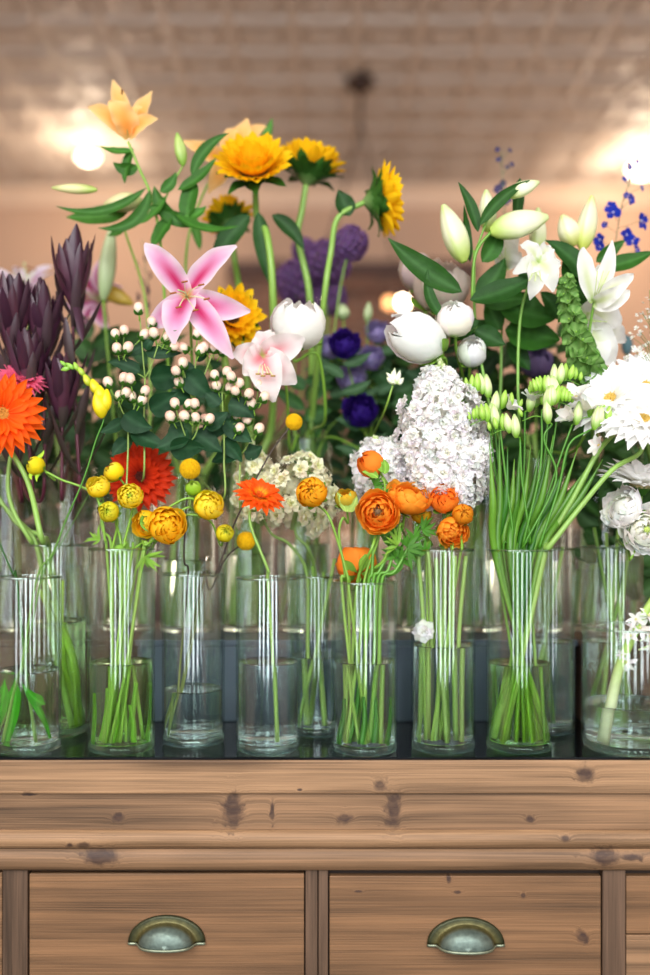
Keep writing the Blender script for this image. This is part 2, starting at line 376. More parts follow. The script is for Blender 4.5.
# ------------------------------------------------------------------ chest of drawers
YF = 1.455
def zpx(y): return CZ + (HY - y) * YF / F
def xpx(x): return (x - 325) * YF / F
KN = [(585, 774, 8, 7), (380, 785, 5, 5), (394, 812, 6, 15), (232, 812, 8, 15), (531, 821, 4, 3), (605, 857, 12, 8), (100, 857, 14, 7), (84, 845, 6, 3), (118, 819, 5, 4), (585, 941, 5, 5), (272, 812, 2, 9), (28, 795, 5, 2), (459, 896, 3, 1.5), (525, 899, 2, 2), (70, 845, 3, 2), (450, 883, 2, 4), (345, 820, 7, 4), (565, 838, 4, 3), (312, 915, 3, 3), (300, 790, 2, 1.2), (358, 895, 4, 1.2), (630, 857, 9, 3)]
def wood(name, c_lo, c_hi, seed=0., vert=False):
    m, nt, out = newmat(name); L = nt.links.new
    tc = N(nt, 'ShaderNodeNewGeometry'); pos = tc.outputs['Position']
    total = None
    kz = N(nt, 'ShaderNodeTexNoise'); kz.inputs['Scale'].default_value = 90; kz.inputs['Detail'].default_value = 3; L(pos, kz.inputs['Vector']); kn = math_n(nt, 'MULTIPLY_ADD', kz.outputs[0], 3.2, -.5)
    if not vert:
        for (kx, ky, a, b) in KN:
            s = N(nt, 'ShaderNodeVectorMath', operation='SUBTRACT'); L(pos, s.inputs[0]); s.inputs[1].default_value = (xpx(kx), YF, zpx(ky))
            v = N(nt, 'ShaderNodeVectorMath', operation='MULTIPLY'); L(s.outputs[0], v.inputs[0]); v.inputs[1].default_value = (1 / px(a, YF), 6, 1 / px(b, YF))
            l = N(nt, 'ShaderNodeVectorMath', operation='LENGTH'); L(v.outputs[0], l.inputs[0])
            q = math_n(nt, 'MULTIPLY', l.outputs['Value'], l.outputs['Value']); q = math_n(nt, 'MULTIPLY', q, kn); g = math_n(nt, 'DIVIDE', 1.0, math_n(nt, 'MULTIPLY_ADD', math_n(nt, 'MULTIPLY', q, q), .45, 1.0))
            total = g if total is None else math_n(nt, 'MAXIMUM', total, g)
    sep = N(nt, 'ShaderNodeSeparateXYZ'); L(pos, sep.inputs[0])
    z = sep.outputs['Z']
    if total is not None: z = math_n(nt, 'MULTIPLY_ADD', total, .012, z)
    cb = N(nt, 'ShaderNodeCombineXYZ'); L(sep.outputs['X'], cb.inputs[0]); L(sep.outputs['Y'], cb.inputs[1]); L(z, cb.inputs[2])
    def grain(scale, st, det=6, dist=0.):
        mp = N(nt, 'ShaderNodeMapping'); mp.inputs['Scale'].default_value = st; mp.inputs['Location'].default_value = (seed, seed * .7, seed * 1.3); L(cb.outputs[0], mp.inputs[0])
        n = N(nt, 'ShaderNodeTexNoise'); n.inputs['Scale'].default_value = scale; n.inputs['Detail'].default_value = det; n.inputs['Distortion'].default_value = dist; L(mp.outputs[0], n.inputs['Vector']); return n.outputs[0]
    st1, st2, st3 = ((.9, 4, 30), (2.2, 10, 240), (2, 2, 6)) if not vert else ((26, 4, 1.2), (160, 10, 3), (5, 2, 2))
    g1 = grain(1.6, st1, 4, .8); g2 = grain(2.2, st2, 5); g3 = grain(1.2, st3, 3)
    k = math_n(nt, 'MULTIPLY_ADD', g1, .55, math_n(nt, 'MULTIPLY_ADD', g2, .35, math_n(nt, 'MULTIPLY', g3, .35)))
    cr = N(nt, 'ShaderNodeValToRGB'); e = cr.color_ramp.elements; e[0].position = .46; e[1].position = .76
    e[0].color = (*c_lo, 1); e[1].color = (*c_hi, 1); L(k, cr.inputs[0])
    colr = cr.outputs[0]
    if total is not None:
        mr = N(nt, 'ShaderNodeMapRange'); mr.inputs[1].default_value = .25; mr.inputs[2].default_value = .9; mr.inputs[3].default_value = 0; mr.inputs[4].default_value = .92; L(total, mr.inputs[0])
        mx = N(nt, 'ShaderNodeMix', data_type='RGBA'); nn = grain(9, (6, 6, 12), 3)
        L(math_n(nt, 'MULTIPLY', mr.outputs[0], math_n(nt, 'MULTIPLY_ADD', nn, .9, .45, cl=True)), mx.inputs[0]); L(colr, mx.inputs[6]); mx.inputs[7].default_value = (*hx('3b2a25'), 1); colr = mx.outputs[2]
    p = N(nt, 'ShaderNodeBsdfPrincipled'); p.inputs['Roughness'].default_value = .55; p.inputs['Specular IOR Level'].default_value = .35; L(colr, p.inputs['Base Color'])
    b = N(nt, 'ShaderNodeBump'); b.inputs['Strength'].default_value = .35; b.inputs['Distance'].default_value = .0015; L(g2, b.inputs['Height']); L(b.outputs[0], p.inputs['Normal'])
    L(p.outputs[0], out.inputs['Surface']); return m

def chest():
    W1 = wood('weathered_pine', hx('4a3828'), hx('9c7858'), 1.); W2 = wood('weathered_pine_light', hx('59422d'), hx('b08a66'), 5.); W3 = wood('weathered_pine_panel', hx('4c3826'), hx('8d6848'), 9.)
    WV = wood('weathered_pine_upright', hx('382a1e'), hx('6c5442'), 3., True)
    verd, nt, out = newmat('verdigris_brass'); L = nt.links.new
    tc = N(nt, 'ShaderNodeTexCoord'); nz = N(nt, 'ShaderNodeTexNoise'); nz.inputs['Scale'].default_value = 130; nz.inputs['Detail'].default_value = 6; L(tc.outputs['Object'], nz.inputs['Vector'])
    at = N(nt, 'ShaderNodeAttribute', attribute_name='Col')
    k = math_n(nt, 'MULTIPLY_ADD', nz.outputs[0], 1.1, .4); mx = N(nt, 'ShaderNodeVectorMath', operation='SCALE'); L(at.outputs['Color'], mx.inputs[0]); L(k, mx.inputs['Scale'])
    p = N(nt, 'ShaderNodeBsdfPrincipled'); p.inputs['Metallic'].default_value = .55; p.inputs['Roughness'].default_value = .42; L(mx.outputs[0], p.inputs['Base Color'])
    b = N(nt, 'ShaderNodeBump'); b.inputs['Strength'].default_value = .5; b.inputs['Distance'].default_value = .001; L(nz.outputs[0], b.inputs['Height']); L(b.outputs[0], p.inputs['Normal']); L(p.outputs[0], out.inputs['Surface'])
    t = thing('drawer_chest', 'wide weathered pine chest with moulded front and cup pull drawers', 'chest', (0, 1.8, 0))
    XL, XR, YR = -.95, .95, 2.12
    mb = MB(); mb.box(XL, XR, YF, YR, zpx(794), TOP - .004); mb.build('top_board', W2, t, False, bevel=.0025)
    mb = MB(); mb.box(XL + .01, XR - .01, YF + .008, YR - .02, zpx(832), zpx(794.4)); mb.build('frieze_board', W1, t, False, bevel=.001)
    def mould(z0, z1, y0, y1, name, mat, n=10):
        m = MB(); pr = [(YR - .02, z1)] + [(y0 + (y1 - y0) * (1 - math.sin(PI * .5 * i / n)) if name == 0 else y0 + (y1 - y0) * (1 - math.sqrt(max(0, 1 - (2 * i / n - 1) ** 2 * .8))), z1 + (z0 - z1) * i / n) for i in range(n + 1)] + [(YR - .02, z0)]
        for xx in (XL, XR):
            for (y, z) in pr: m.v.append(Vector((xx, y, z))); m.c.append((1, 1, 1))
        kk = len(pr)
        for i in range(kk): m.f.append((i, (i + 1) % kk, kk + (i + 1) % kk, kk + i))
        m.f.append(tuple(range(kk))); m.f.append(tuple(range(kk, 2 * kk))[::-1]); return m
    mould(zpx(849.5), zpx(831), YF - .004, YF + .012, 1, W2).build('moulding', W2, t, False)
    mould(zpx(871.3), zpx(849.9), YF - .002, YF + .010, 1, W1).build('moulding', W1, t, False)
    yd = YF + .014; zb = .12
    def xd(x): return (x - 325) * yd / F
    def zd(y): return CZ + (HY - y) * yd / F
    mb = MB(); mb.box(XL + .01, XR - .01, yd + .012, YR - .02, zb, zpx(872)); mb.build('carcass', simple('dark_inner_wood', hx('2c1f18'), .8), t, False)
    # uprights
    xs = [(-245, -223), (3, 28), (305.5, 317.5), (318.5, 328), (602, 625), (872, 896)]
    for (a, b) in xs:
        mb = MB(); mb.box(xd(a), xd(b), yd - .003, yd + .02, zb, zpx(872)); mb.build('stile', WV, t, False, bevel=.001)
    def cup_pull(parent, cx, cz, s=1.):
        yy = yd - .0005; mb = MB(); A = .0595 * s; B = .041 * s; n = 36
        rings = [(1.0, .0), (1.0, .0035), (.93, .005), (.80, .0045), (.74, .006), (.71, .012), (.66, .018), (.55, .0245), (.38, .029), (.18, .031), (.0, .0315)]
        pts = []; cols = []
        for i, (q, h) in enumerate(rings):
            for j in range(n + 1):
                a = PI * j / n; pts.append(Vector((cx + A * q * math.cos(a), yy - h, cz + B * q * math.sin(a))))
                g = sm(.72, .66, q); cols.append(lerp(hx('3a3d26') if i < 3 else hx('5f5a34'), hx('66756c'), g))
        mb.grid(pts, cols, len(rings), n + 1)
        pts = []; 
        for (h, z) in ((.0315, 0), (.0315, -.003), (.026, -.003)):
            for j in range(n + 1):
                x = -1 + 2 * j / n; hh = None; q = abs(x)
                # front lip follows the dome's depth
                hq = 0
                for k2 in range(len(rings) - 1):
                    if rings[k2 + 1][0] <= q <= rings[k2][0]:
                        tt = (rings[k2][0] - q) / max(1e-6, rings[k2][0] - rings[k2 + 1][0]); hq = rings[k2][1] + (rings[k2 + 1][1] - rings[k2][1]) * tt
                pts.append(Vector((cx + A * x, yy - hq * (h / .0315), cz + z)))
        mb.grid(pts, [hx('8f977f')] * len(pts), 3, n + 1)
        o = mb.build('cup_pull', verd, parent, True, label='aged green brass cup pull'); o.modifiers.new('s', 'SOLIDIFY').thickness = .0012
    def drawer(a, b, y0, y1, mat, pull=True, pc=None):
        mb = MB(); mb.box(xd(a), xd(b), yd, yd + .02, zd(y1), zd(y0)); o = mb.build('drawer', mat, t, False, bevel=.0015)
        if pull: cup_pull(o, xd(pc[0]), zd(pc[1]))
    drawer(29.2, 304.2, 873.5, 1010, W3, True, (167, 941)); drawer(329.4, 601, 876, 1010, W3, True, (465.5, 943))
    drawer(-222, 2, 872.5, 1010, W3, True, (-110, 945)); drawer(626.2, 871, 876, 934, W3, False); drawer(626.2, 871, 935.2, 1010, W1, False)
    for k in range(2):
        y0 = 1012 + k * 142
        for (a, b) in ((-222, 2), (29.2, 304.2), (329.4, 601), (626.2, 871)): drawer(a, b, y0, y0 + 140, W3, True, ((a + b) / 2, y0 + 73))
    mb = MB(); mb.box(XL, XR, YF + .02, YR, 0, zb); mb.build('plinth', W1, t, False)
    # black stone slab on the pine top
    s = MB(); s.box(XL, XR, YF + .002, YR, TOP - .004, TOP); tag(s.build('stone_top', simple('black_polished_stone', hx('0c0f12'), .12, var=.2, scale=30), None, False), 'thin glossy black slab lying on the pine chest top', 'slab')
chest()
# risers behind the front rows
def riser(x0, x1, D, dep, h, mat, label, planks=False):
    a = P(x0, 0, D).x; b = P(x1, 0, D).x; t = thing('display_riser', label, 'riser', ((a + b) / 2, D + dep / 2, TOP))
    mb = MB(); mb.box(a + .004, b - .004, D + .001, D + dep - .001, TOP + .0002, TOP + h - .012); mb.build('riser_body', mat, t, False, bevel=.002)
    mb = MB(); mb.box(a, b, D - .002, D + dep, TOP + h - .0118, TOP + h); mb.build('riser_top', mat, t, False, bevel=.002)
RH = .148
riser(135, 578, 1.712, .30, RH, simple('slate_blue_paint', hx('35434f'), .4, var=.12, scale=6), 'slate blue painted display riser behind the front vases')
riser(-90, 134, 1.712, .30, RH, wood('crate_wood_a', hx('33291f'), hx('5c4b3c'), 2.2, False), 'brown wooden display riser under the purple leucadendron at left')
riser(579, 760, 1.712, .30, RH, wood('crate_wood_b', hx('3c2c22'), hx('6c5240'), 4.2, False), 'brown wooden display riser behind the white tuberose vase at right')


# ------------------------------------------------------------------ vases
VASE = {}
def vase(key, x, D, r, h, wy, label, group, onriser=False, base=None, water=WATER):
    c = P(x, HY, D); z0 = TOP + (RH if onriser else 0) + .0006
    VASE[key] = (Vector((c.x, D, z0)), r, h)
    t = thing('glass_vase', label, 'vase', (c.x, D, z0), group); T = Matrix.Translation((c.x, D, z0)); w = .0032; bh = base or .013
    mb = MB(); mb.lathe([(r * .93, .001), (r * .985, .003), (r, .008), (r, .010), (r, .05), (r, h - .0035), (r, h - .0015), (r - w * .5, h), (r - w, h - .0015), (r - w, h - .0035), (r - w, .05), (r - w, bh + .004), (r - w, bh + .002)], (1, 1, 1), 64, T); mb.build('vase_wall', GLASS, t)
    mb = MB(); mb.lathe([(.0005, .004), (r * .5, .003), (r * .80, .0008), (r * .93, .0006), (r * .982, .0035), (r - .0006, .008), (r - .0006, .0085), (r - .0006, bh - .003), (r - w, bh + .002), (r * .85, bh - .001), (r * .5, bh - .002), (.0005, bh - .002)], (1, 1, 1), 64, T); mb.build('vase_base', BASEGLASS, t)
    mb = MB(); pr = []
    for i in range(10):
        a = 2 * PI * i / 9; pr.append((r - w * .5 + w * .62 * math.cos(a), h - w * .1 + w * .62 * math.sin(a)))
    mb.lathe(pr, (1, 1, 1), 64, T); mb.build('vase_rim', RIMGLASS, t)
    if wy:
        mb = MB(); ri = r - w - .0006; zt = wy
        mb.lathe([(.0005, bh + .0012), (ri * .98, bh + .0012), (ri, bh + .004), (ri, bh + .006), (ri, zt - .0024), (ri, zt - .0004), (ri - .0018, zt - .0022), (ri - .005, zt - .0028), (.0005, zt - .003)], (1, 1, 1), 64, T); mb.build('water', water, t)
def vfront(key, x, D, wpx_, rim, wat, label, water=WATER):
    r = px(wpx_, D) / 2; h = CZ + (HY - rim) * D / F - TOP; w = (CZ + (HY - wat) * D / F - TOP) if wat else None
    vase(key, x, D, r, h, w, label, 'clear glass cylinder vases on the black top', water=water)
vfront('F1', 28, 1.508, 65, 577, 669, 'short clear glass vase with blade leaves, leftmost of the front row')
vfront('F2', 121.5, 1.508, 66, 549, 661, 'tall glass vase holding the yellow ranunculus stems', WATERG)
vfront('F3', 193.5, 1.555, 62, 574, 688, 'clear glass vase with thin dark craspedia stems in shallow water')
vfront('F4', 268, 1.508, 64, 578, 661, 'clear glass vase holding the single orange gerbera stem')
vfront('F5', 364.5, 1.500, 66, 582, 660, 'clear glass vase holding the open orange ranunculus stems')
vfront('F6', 443, 1.512, 64, 550, 644, 'clear glass vase of pale stems under the orange ranunculus and white stock')
vfront('F7', 519, 1.512, 65, 550, 662, 'tall glass vase packed with green freesia stems', WATERG)
vfront('F8', 629, 1.515, 90, 627, 702, 'wide low glass vase with the white tuberose, at right edge')
vfront('S1', 55, 1.625, 64, 545, 620, 'clear glass vase with gerbera stems, behind the leftmost vase', WATERG)
vfront('S2', 318, 1.625, 56, 576, 655, 'narrow clear glass vase behind and between two front vases near the middle')
vfront('S3', 546, 1.635, 56, 549, 640, 'clear glass vase half hidden behind the freesia vase')
vfront('S4', 612, 1.650, 60, 547, 640, 'clear glass vase behind the wide tuberose vase')
def vback(key, x, D, h, w, label, wpx_=54):
    vase(key, x, D, px(wpx_, D) / 2, h, w, label, 'clear glass vases on the display risers', True)
vback('B1', 12, 1.85, .30, .12, 'riser vase with leucadendron stems at the left edge')
vback('B2', 70, 1.85, .32, .13, 'riser vase under the tall dark leucadendron')
vback('B3', 128, 1.87, .30, .12, 'riser vase behind the tall yellow ranunculus vase')
vback('B4', 187, 1.84, .30, .14, 'riser vase under the pink lily and peach lily stems')
vback('B5', 246, 1.86, .33, .15, 'riser vase with thick green stems behind the orange gerbera')
vback('B6', 304, 1.85, .37, .17, 'riser vase with sunflower stems behind the cream stock')
vback('B7', 363, 1.87, .29, .13, 'riser vase behind the open orange ranunculus')
vback('B8', 421, 1.85, .28, .12, 'riser vase behind the white stock')
vback('B9', 479, 1.86, .31, .14, 'riser vase to the left of the freesia stems')
vback('B10', 537, 1.85, .33, .14, 'riser vase behind the freesia stems')
vback('B11', 597, 1.86, .28, .12, 'riser vase behind the white gerberas')
vback('B12', 656, 1.86, .28, .12, 'riser vase at the right edge')


# ------------------------------------------------------------------ plant helpers
def start(name, label, cat, vk, off=None, group=None):
    c, r, h = VASE[vk]
    if off is None: off = (R.uniform(-.5, .5), R.uniform(-.4, .4))
    b = c + Vector((off[0] * r, off[1] * r, .0155))
    t = thing(name, label, cat, b, group); t['_v'] = vk; return t
def stem(t, pts_px, H=None, rad=.0022, col=G_STEM, rim=None, name='stem', n=None, mat=STEM, taper=.8, pre=.03, cross=True):
    """stem from the vase floor over the rim through pixel points to the head"""
    c, r, h = VASE[t['_v']]; b = t.location.copy()
    tgt = P(*pts_px[0]) if pts_px else H
    d = Vector((tgt.x - c.x, tgt.y - c.y, 0)); k = min(.78, d.length / r * .55); d = d.normalized() if d.length > 1e-5 else Vector((1, 0, 0))
    if rim is not None: rp = Vector((c.x + rim * r, c.y + (R.uniform(-.3, .3)) * r, c.z + h))
    else: rp = c + d * r * k + Vector((0, 0, h))
    pts = [b, b.lerp(rp, .5) + Vector((R.uniform(-.003, .003), 0, 0)), rp] + [P(*q) for q in pts_px]
    if H is not None:
        if n is not None: pts.append(H - Vector(n).normalized() * pre + Vector((0, 0, -pre * .5)))
        pts.append(H)
    path = catmull(pts, 7); mb = MB()
    f0 = (lambda u: lerp(lerp(col, G_STEM2, .45), col, sm(0, .5, u))) if not callable(col) else col
    mb.tube(path, lambda u: rad * (1.15 - (1.15 - taper) * u), f0, 8); mb.build(name, mat, t); return path
def leafpx(t, x0, y0, x1, y1, w, D, side=0., arch=0., twist=0., col=G_DARK, D1=None, prof=pf_leaf, cup=.25, parent=None, name='leaf', mat=LEAF, ruf=.03, nu=14):
    mb = MB(); D1 = D1 or D; j = R.uniform(.85, 1.15); c1 = tuple(x * j for x in col)
    def cf(u, v): return lerp(tuple(min(1, x * 1.45 + .01) for x in c1), c1, sm(0, .22, abs(v)))
    a = P(x0, y0, D); b = P(x1, y1, D1)
    blade(mb, a, b, px(w, D), prof, arch, px(side, D), (0, -1, .15), twist, cup, ruf, 5, 0., cf if not callable(col) else col, nu, 7, R.random() * 6)
    return mb.build(name, mat, parent or t)
def rough_vec(n, k=.2): return (Vector(n).normalized() + Vector((R.uniform(-k, k), R.uniform(-k, k), R.uniform(-k, k)))).normalized()
FWD = Vector((0, -1, 0)); UP = Vector((0, 0, 1))


# ------------------------------------------------------------------ species
def gerbera_head(t, H, n, Rr, c_in, c_out, cdisc, layers=((1., 24, 78, 94), (.88, 22, 66, 84), (.6, 18, 52, 70)), W=.16, semi=None, roll=0., back=G_MID):
    M = frame(H, n, roll)
    for k, (f, cnt, a0, a1) in enumerate(layers):
        var = []
        for q in range(3):
            mb = MB(); L = Rr * f * R.uniform(.93, 1.04)
            ray(mb, L * .92, Rr * W * 1.35 * R.uniform(.85, 1.15), a0 + R.uniform(-4, 4), a1 + R.uniform(-8, 10), 0, z0=.002 * k, r0=Rr * .10, cup=.35, col=lambda u, v: lerp(c_in, c_out, sm(.05, .6, u - abs(v) * .12)), nu=8, nv=5)
            var.append(mb.mesh('petal', PETAL))
        for i in range(cnt):
            inst(var[i % 3], 'petal', t, M @ Matrix.Rotation(2 * PI * (i + .5 * k + R.uniform(-.15, .15)) / cnt, 4, 'Z'))
    mb = MB(); rr = Rr * .24
    mb.lathe([(rr * 1.1, .000), (rr, .004), (rr * .8, .0065), (rr * .5, .0065), (.0005, .005)], lambda u, a: lerp(semi or cdisc, cdisc, sm(.3, .8, u)), 28, M); 
    for i in range(70):
        q = i / 70; a = i * 2.39996; rr2 = rr * 1.05 * math.sqrt(q)
        ray(mb, .006 + .004 * q, .0028, 5 + 45 * q, 30 + 50 * q, a, z0=.004, r0=rr2, col=lerp(cdisc, semi or c_in, q), nu=3, nv=3, M=M)
    mb.build('flower_center', DISC, t)
    mb = MB(); mb.lathe([(.002, -Rr * .22), (Rr * .10, -Rr * .18), (Rr * .17, -Rr * .06), (Rr * .19, .0)], back, 18, M)
    for i in range(18): ray(mb, Rr * .34, Rr * .08, 30, 70, 2 * PI * i / 18, z0=-Rr * .14, r0=Rr * .1, col=back, prof=pf_leaf, nu=5, nv=3, M=M)
    mb.build('bracts', LEAF, t)

def sunflower_head(t, H, n, Rr, roll=0., up=0., cnt=22):
    M = frame(H, n, roll); y1 = hx('ffd21a'); y0 = hx('ffb80c')
    for k, (f, a0, a1, c) in enumerate(((1.0, 72 - up, 60 - up, cnt), (.95, 58 - up, 40 - up, cnt), (.7, 40 - up, 15 - up, cnt - 6))):
        var = []
        for q in range(4):
            mb = MB(); ray(mb, Rr * f * .80 * R.uniform(.88, 1.12), Rr * .36, a0 + R.uniform(-6, 6), a1 + R.uniform(-14, 14), 0, z0=.004 * k, r0=Rr * (.38 - .06 * k), prof=pf_oblong, cup=.5, ruf=.05, col=lambda u, v: lerp(y0, y1, sm(0, .5, u)), nu=9, nv=5); var.append(mb.mesh('petal', PETAL))
        for i in range(c): inst(var[i % 4], 'petal', t, M @ Matrix.Rotation(2 * PI * (i + .5 * k + R.uniform(-.2, .2)) / c, 4, 'Z'))
    mb = MB(); rr = Rr * .42; mb.lathe([(rr, .002), (rr * .95, .008), (rr * .6, .008), (.0005, .005)], lambda u, a: lerp(hx('7a4a10'), hx('2e1a0c'), u), 30, M)
    for i in range(90):
        q = i / 90; ray(mb, .006, .003, 5, 20 + 30 * q, i * 2.4, z0=.006, r0=rr * math.sqrt(q), col=lerp(hx('3a200c'), hx('c8860f'), q), nu=3, nv=3, M=M)
    mb.build('seed_disc', DISC, t)
    g = hx('3f6b2c'); g2 = hx('7d9b5c'); mb = MB()
    mb.lathe([(.005, -Rr * .42), (Rr * .16, -Rr * .36), (Rr * .36, -Rr * .20), (Rr * .46, -.002), (Rr * .42, .006)], lambda u, a: lerp(g2, g, sm(.1, .6, u)), 24, M); rc = mb.build('receptacle', LEAF, t)
    var = []
    for q in range(3):
        mb = MB(); ray(mb, Rr * .72 * R.uniform(.85, 1.15), Rr * .38, 62, 40 + 30 * q, 0, z0=-Rr * .24, r0=Rr * .30, prof=pf_leaf, cup=.3, ruf=.08, col=lambda u, v: lerp(g, G_DARK, u), nu=7, nv=5); var.append(mb.mesh('bract', LEAF))
    for i in range(22): inst(var[i % 3], 'bract', rc, M @ Matrix.Translation((0, 0, (i % 2) * Rr * .12)) @ Matrix.Rotation(2 * PI * (i + R.uniform(-.2, .2)) / 22, 4, 'Z'))

def ball_flower(t, H, n, r, cols, openness=.5, layers=7, center=None, ruf=.03, sepal=G_STEM, cnt=7, name='petals', roll=None, sz=.85, mat=PETAL, cen_r=.16, single=True):
    """ranunculus, peony, lisianthus: nested cupped petals. cols = (outer, inner, edge)"""
    M = frame(H, n, R.random() * 6 if roll is None else roll); o, inn, ed = cols; ob = None
    mb = MB()
    for k in range(layers):
        q = k / max(1, layers - 1); rr = r * (1 - .52 * q); t1 = lerp((5 + 72 * openness,), (8 + 14 * openness,), q)[0]
        cc = lerp(o, inn, q); c2 = cnt - (k // 3)
        for i in range(c2):
            jj = R.uniform(.9, 1.08); cj = tuple(x * R.uniform(.92, 1.06) for x in cc)
            shell(mb, rr * R.uniform(.95, 1.04), 165, t1 + R.uniform(-6, 7), (PI / c2) * 1.55, 2 * PI * (i + .37 * k) / c2 + R.uniform(-.15, .15), flare=.13 * openness * (1 - q) + .02, ruf=ruf * .8, col=lambda u, v: lerp(cj, ed, sm(.72, 1., u) * .8), sz=sz, ph=R.random() * 6, M=M @ Matrix.Translation((0, 0, r * .0 - r * .05 * q)))
    ball(mb, None, r * (.43 if not center else .30), lerp(inn, ed, .3), 14, 10, M @ Matrix.Translation((0, 0, -r * .08)))  # bright ball added inside to cover dark gaps between petals
    ob = mb.build(name, mat, t)
    if center:
        mb = MB(); rc = r * cen_r; Mc = M @ Matrix.Translation((0, 0, r * .12))
        ball(mb, None, rc, center, 14, 8, Mc)
        for i in range(26):
            a = i * 2.4; p0 = Mc @ Vector((rc * math.cos(a), rc * math.sin(a), rc * .2)); p1 = Mc @ Vector((rc * 1.35 * math.cos(a), rc * 1.35 * math.sin(a), rc * 1.0 + R.random() * rc * .4)); mb.tube([p0, p1], rc * .10, lerp(center, hx('2a1c18'), .5), 4)
        mb.build('flower_center', DISC, t)
    if sepal:
        mb = MB()
        for i in range(5): shell(mb, r * 1.03, 172, 118 + R.uniform(-8, 8), .42, 2 * PI * i / 5, flare=.12, col=sepal, sz=sz, M=M)
        mb.build('sepals', LEAF, t)
    return M

def lily(t, C, n, L, W, colf, roll=0., a0=32, a1=118, parent=None, stam=True, anth=hx('8a3a1a'), bell=False, only=None):
    M = frame(C, n, roll); par = parent or t
    for i in range(6):
        if only and i not in only: continue
        mb = MB(); ray(mb, L * (1 if i % 2 else .96) * R.uniform(.96, 1.04), W * (1.15 if i % 2 else .85), a0 + R.uniform(-5, 5), a1 + R.uniform(-12, 12), PI * i / 3, z0=(.001 if i % 2 else 0), r0=.003, prof=pf_lily, cup=.35, ruf=.07, ph=R.random() * 6, col=colf, nu=14, nv=9, M=M); mb.build('petal', PETAL, par)
    if stam:
        for i in range(6):
            a = PI * i / 3 + .3; d = Vector((math.cos(a), math.sin(a), 0)); pts = [M @ (d * (.003 + .020 * u * u) + Vector((0, 0, L * .62 * u))) for u in (0, .3, .6, .85, 1)]
            mb = MB(); mb.tube(pts, .0008, hx('cfe0a0'), 5); s = mb.build('stamen', STEM, par)
            e = pts[-1]; mb = MB(); dd = (M.to_3x3() @ Vector((-d.y, d.x, .2))).normalized() * .007; mb.tube([e - dd, e - dd * .5, e + dd * .5, e + dd], lambda u: .0018 * math.sin(PI * clamp(.15 + .7 * u)), anth, 6); mb.build('anther', DISC, s)
        mb = MB(); pts = [M @ Vector((.003 * u, 0, L * .78 * u)) for u in (0, .5, .94, 1)]; mb.tube(pts, lambda u: .0013 if u < .7 else .0028, hx('c3d79a'), 7); mb.build('pistil', STEM, par)
    mb = MB(); mb.lathe([(.0025, -.012), (.005, -.004), (.0065, .004), (.007, .010)], hx('b7cf7e'), 14, M); mb.build('flower_base', STEM, par)

def budpx(t, x0, y0, x1, y1, w, D, c0=hx('8fb84a'), c1=hx('dfe9b0'), D1=None, name='bud', mat=WAXY, parent=None):
    a = P(x0, y0, D); b = P(x1, y1, D1 or D); L = (b - a).length; M = frame(a, b - a); mb = MB(); r = px(w, D) / 2; n = 12
    mb.lathe([(r * max(.06, math.sin(PI * (.06 + .90 * (i / n) ** .85)) ** .8), L * i / n) for i in range(n + 1)], lambda u, ang: lerp(lerp(c0, c1, sm(.0, .55, u)), c0, sm(.75, 1, u) * .6 + .45 * (math.cos(3 * ang) > .75)), 24, M, 3, .07)
    return mb.build(name, mat, parent or t)

def floret_meshes(r, cols, n=9, k=4, cen=None, mat=PETAL, layers=2, nm='floret', a=(60, 100), W=.75, ruf=.12, prof=pf_round):
    out = []
    for q in range(k):
        mb = MB()
        for ly in range(layers):
            cnt = max(3, n - 3 * ly)
            for i in range(cnt):
                c = tuple(x * R.uniform(.93, 1.03) for x in cols[ly % len(cols)])
                ray(mb, r * (1 - .28 * ly) * R.uniform(.88, 1.1), r * W, a[0] - 30 * ly + R.uniform(-12, 12), a[1] - 42 * ly + R.uniform(-20, 20), 2 * PI * (i + R.uniform(-.2, .2)) / cnt, z0=.001 * ly, r0=r * .06, prof=prof, cup=.35, ruf=ruf, ph=R.random() * 6, col=c, nu=6, nv=5)
        if cen: ball(mb, (0, 0, r * .14), r * .13, cen, 7, 5)
        out.append(mb.mesh(nm, mat))
    return out
STOCKW = floret_meshes(.0178, (hx('fdfdfb'), hx('ffffff'), hx('fbfbf2')), 8, 7, None, layers=3, ruf=.3, W=.8, a=(48, 112))
STOCKC = floret_meshes(.0170, (hx('fbf8dc'), hx('fdfade'), hx('f0f0b8')), 7, 6, None, layers=3, ruf=.25, W=.8, a=(48, 108))
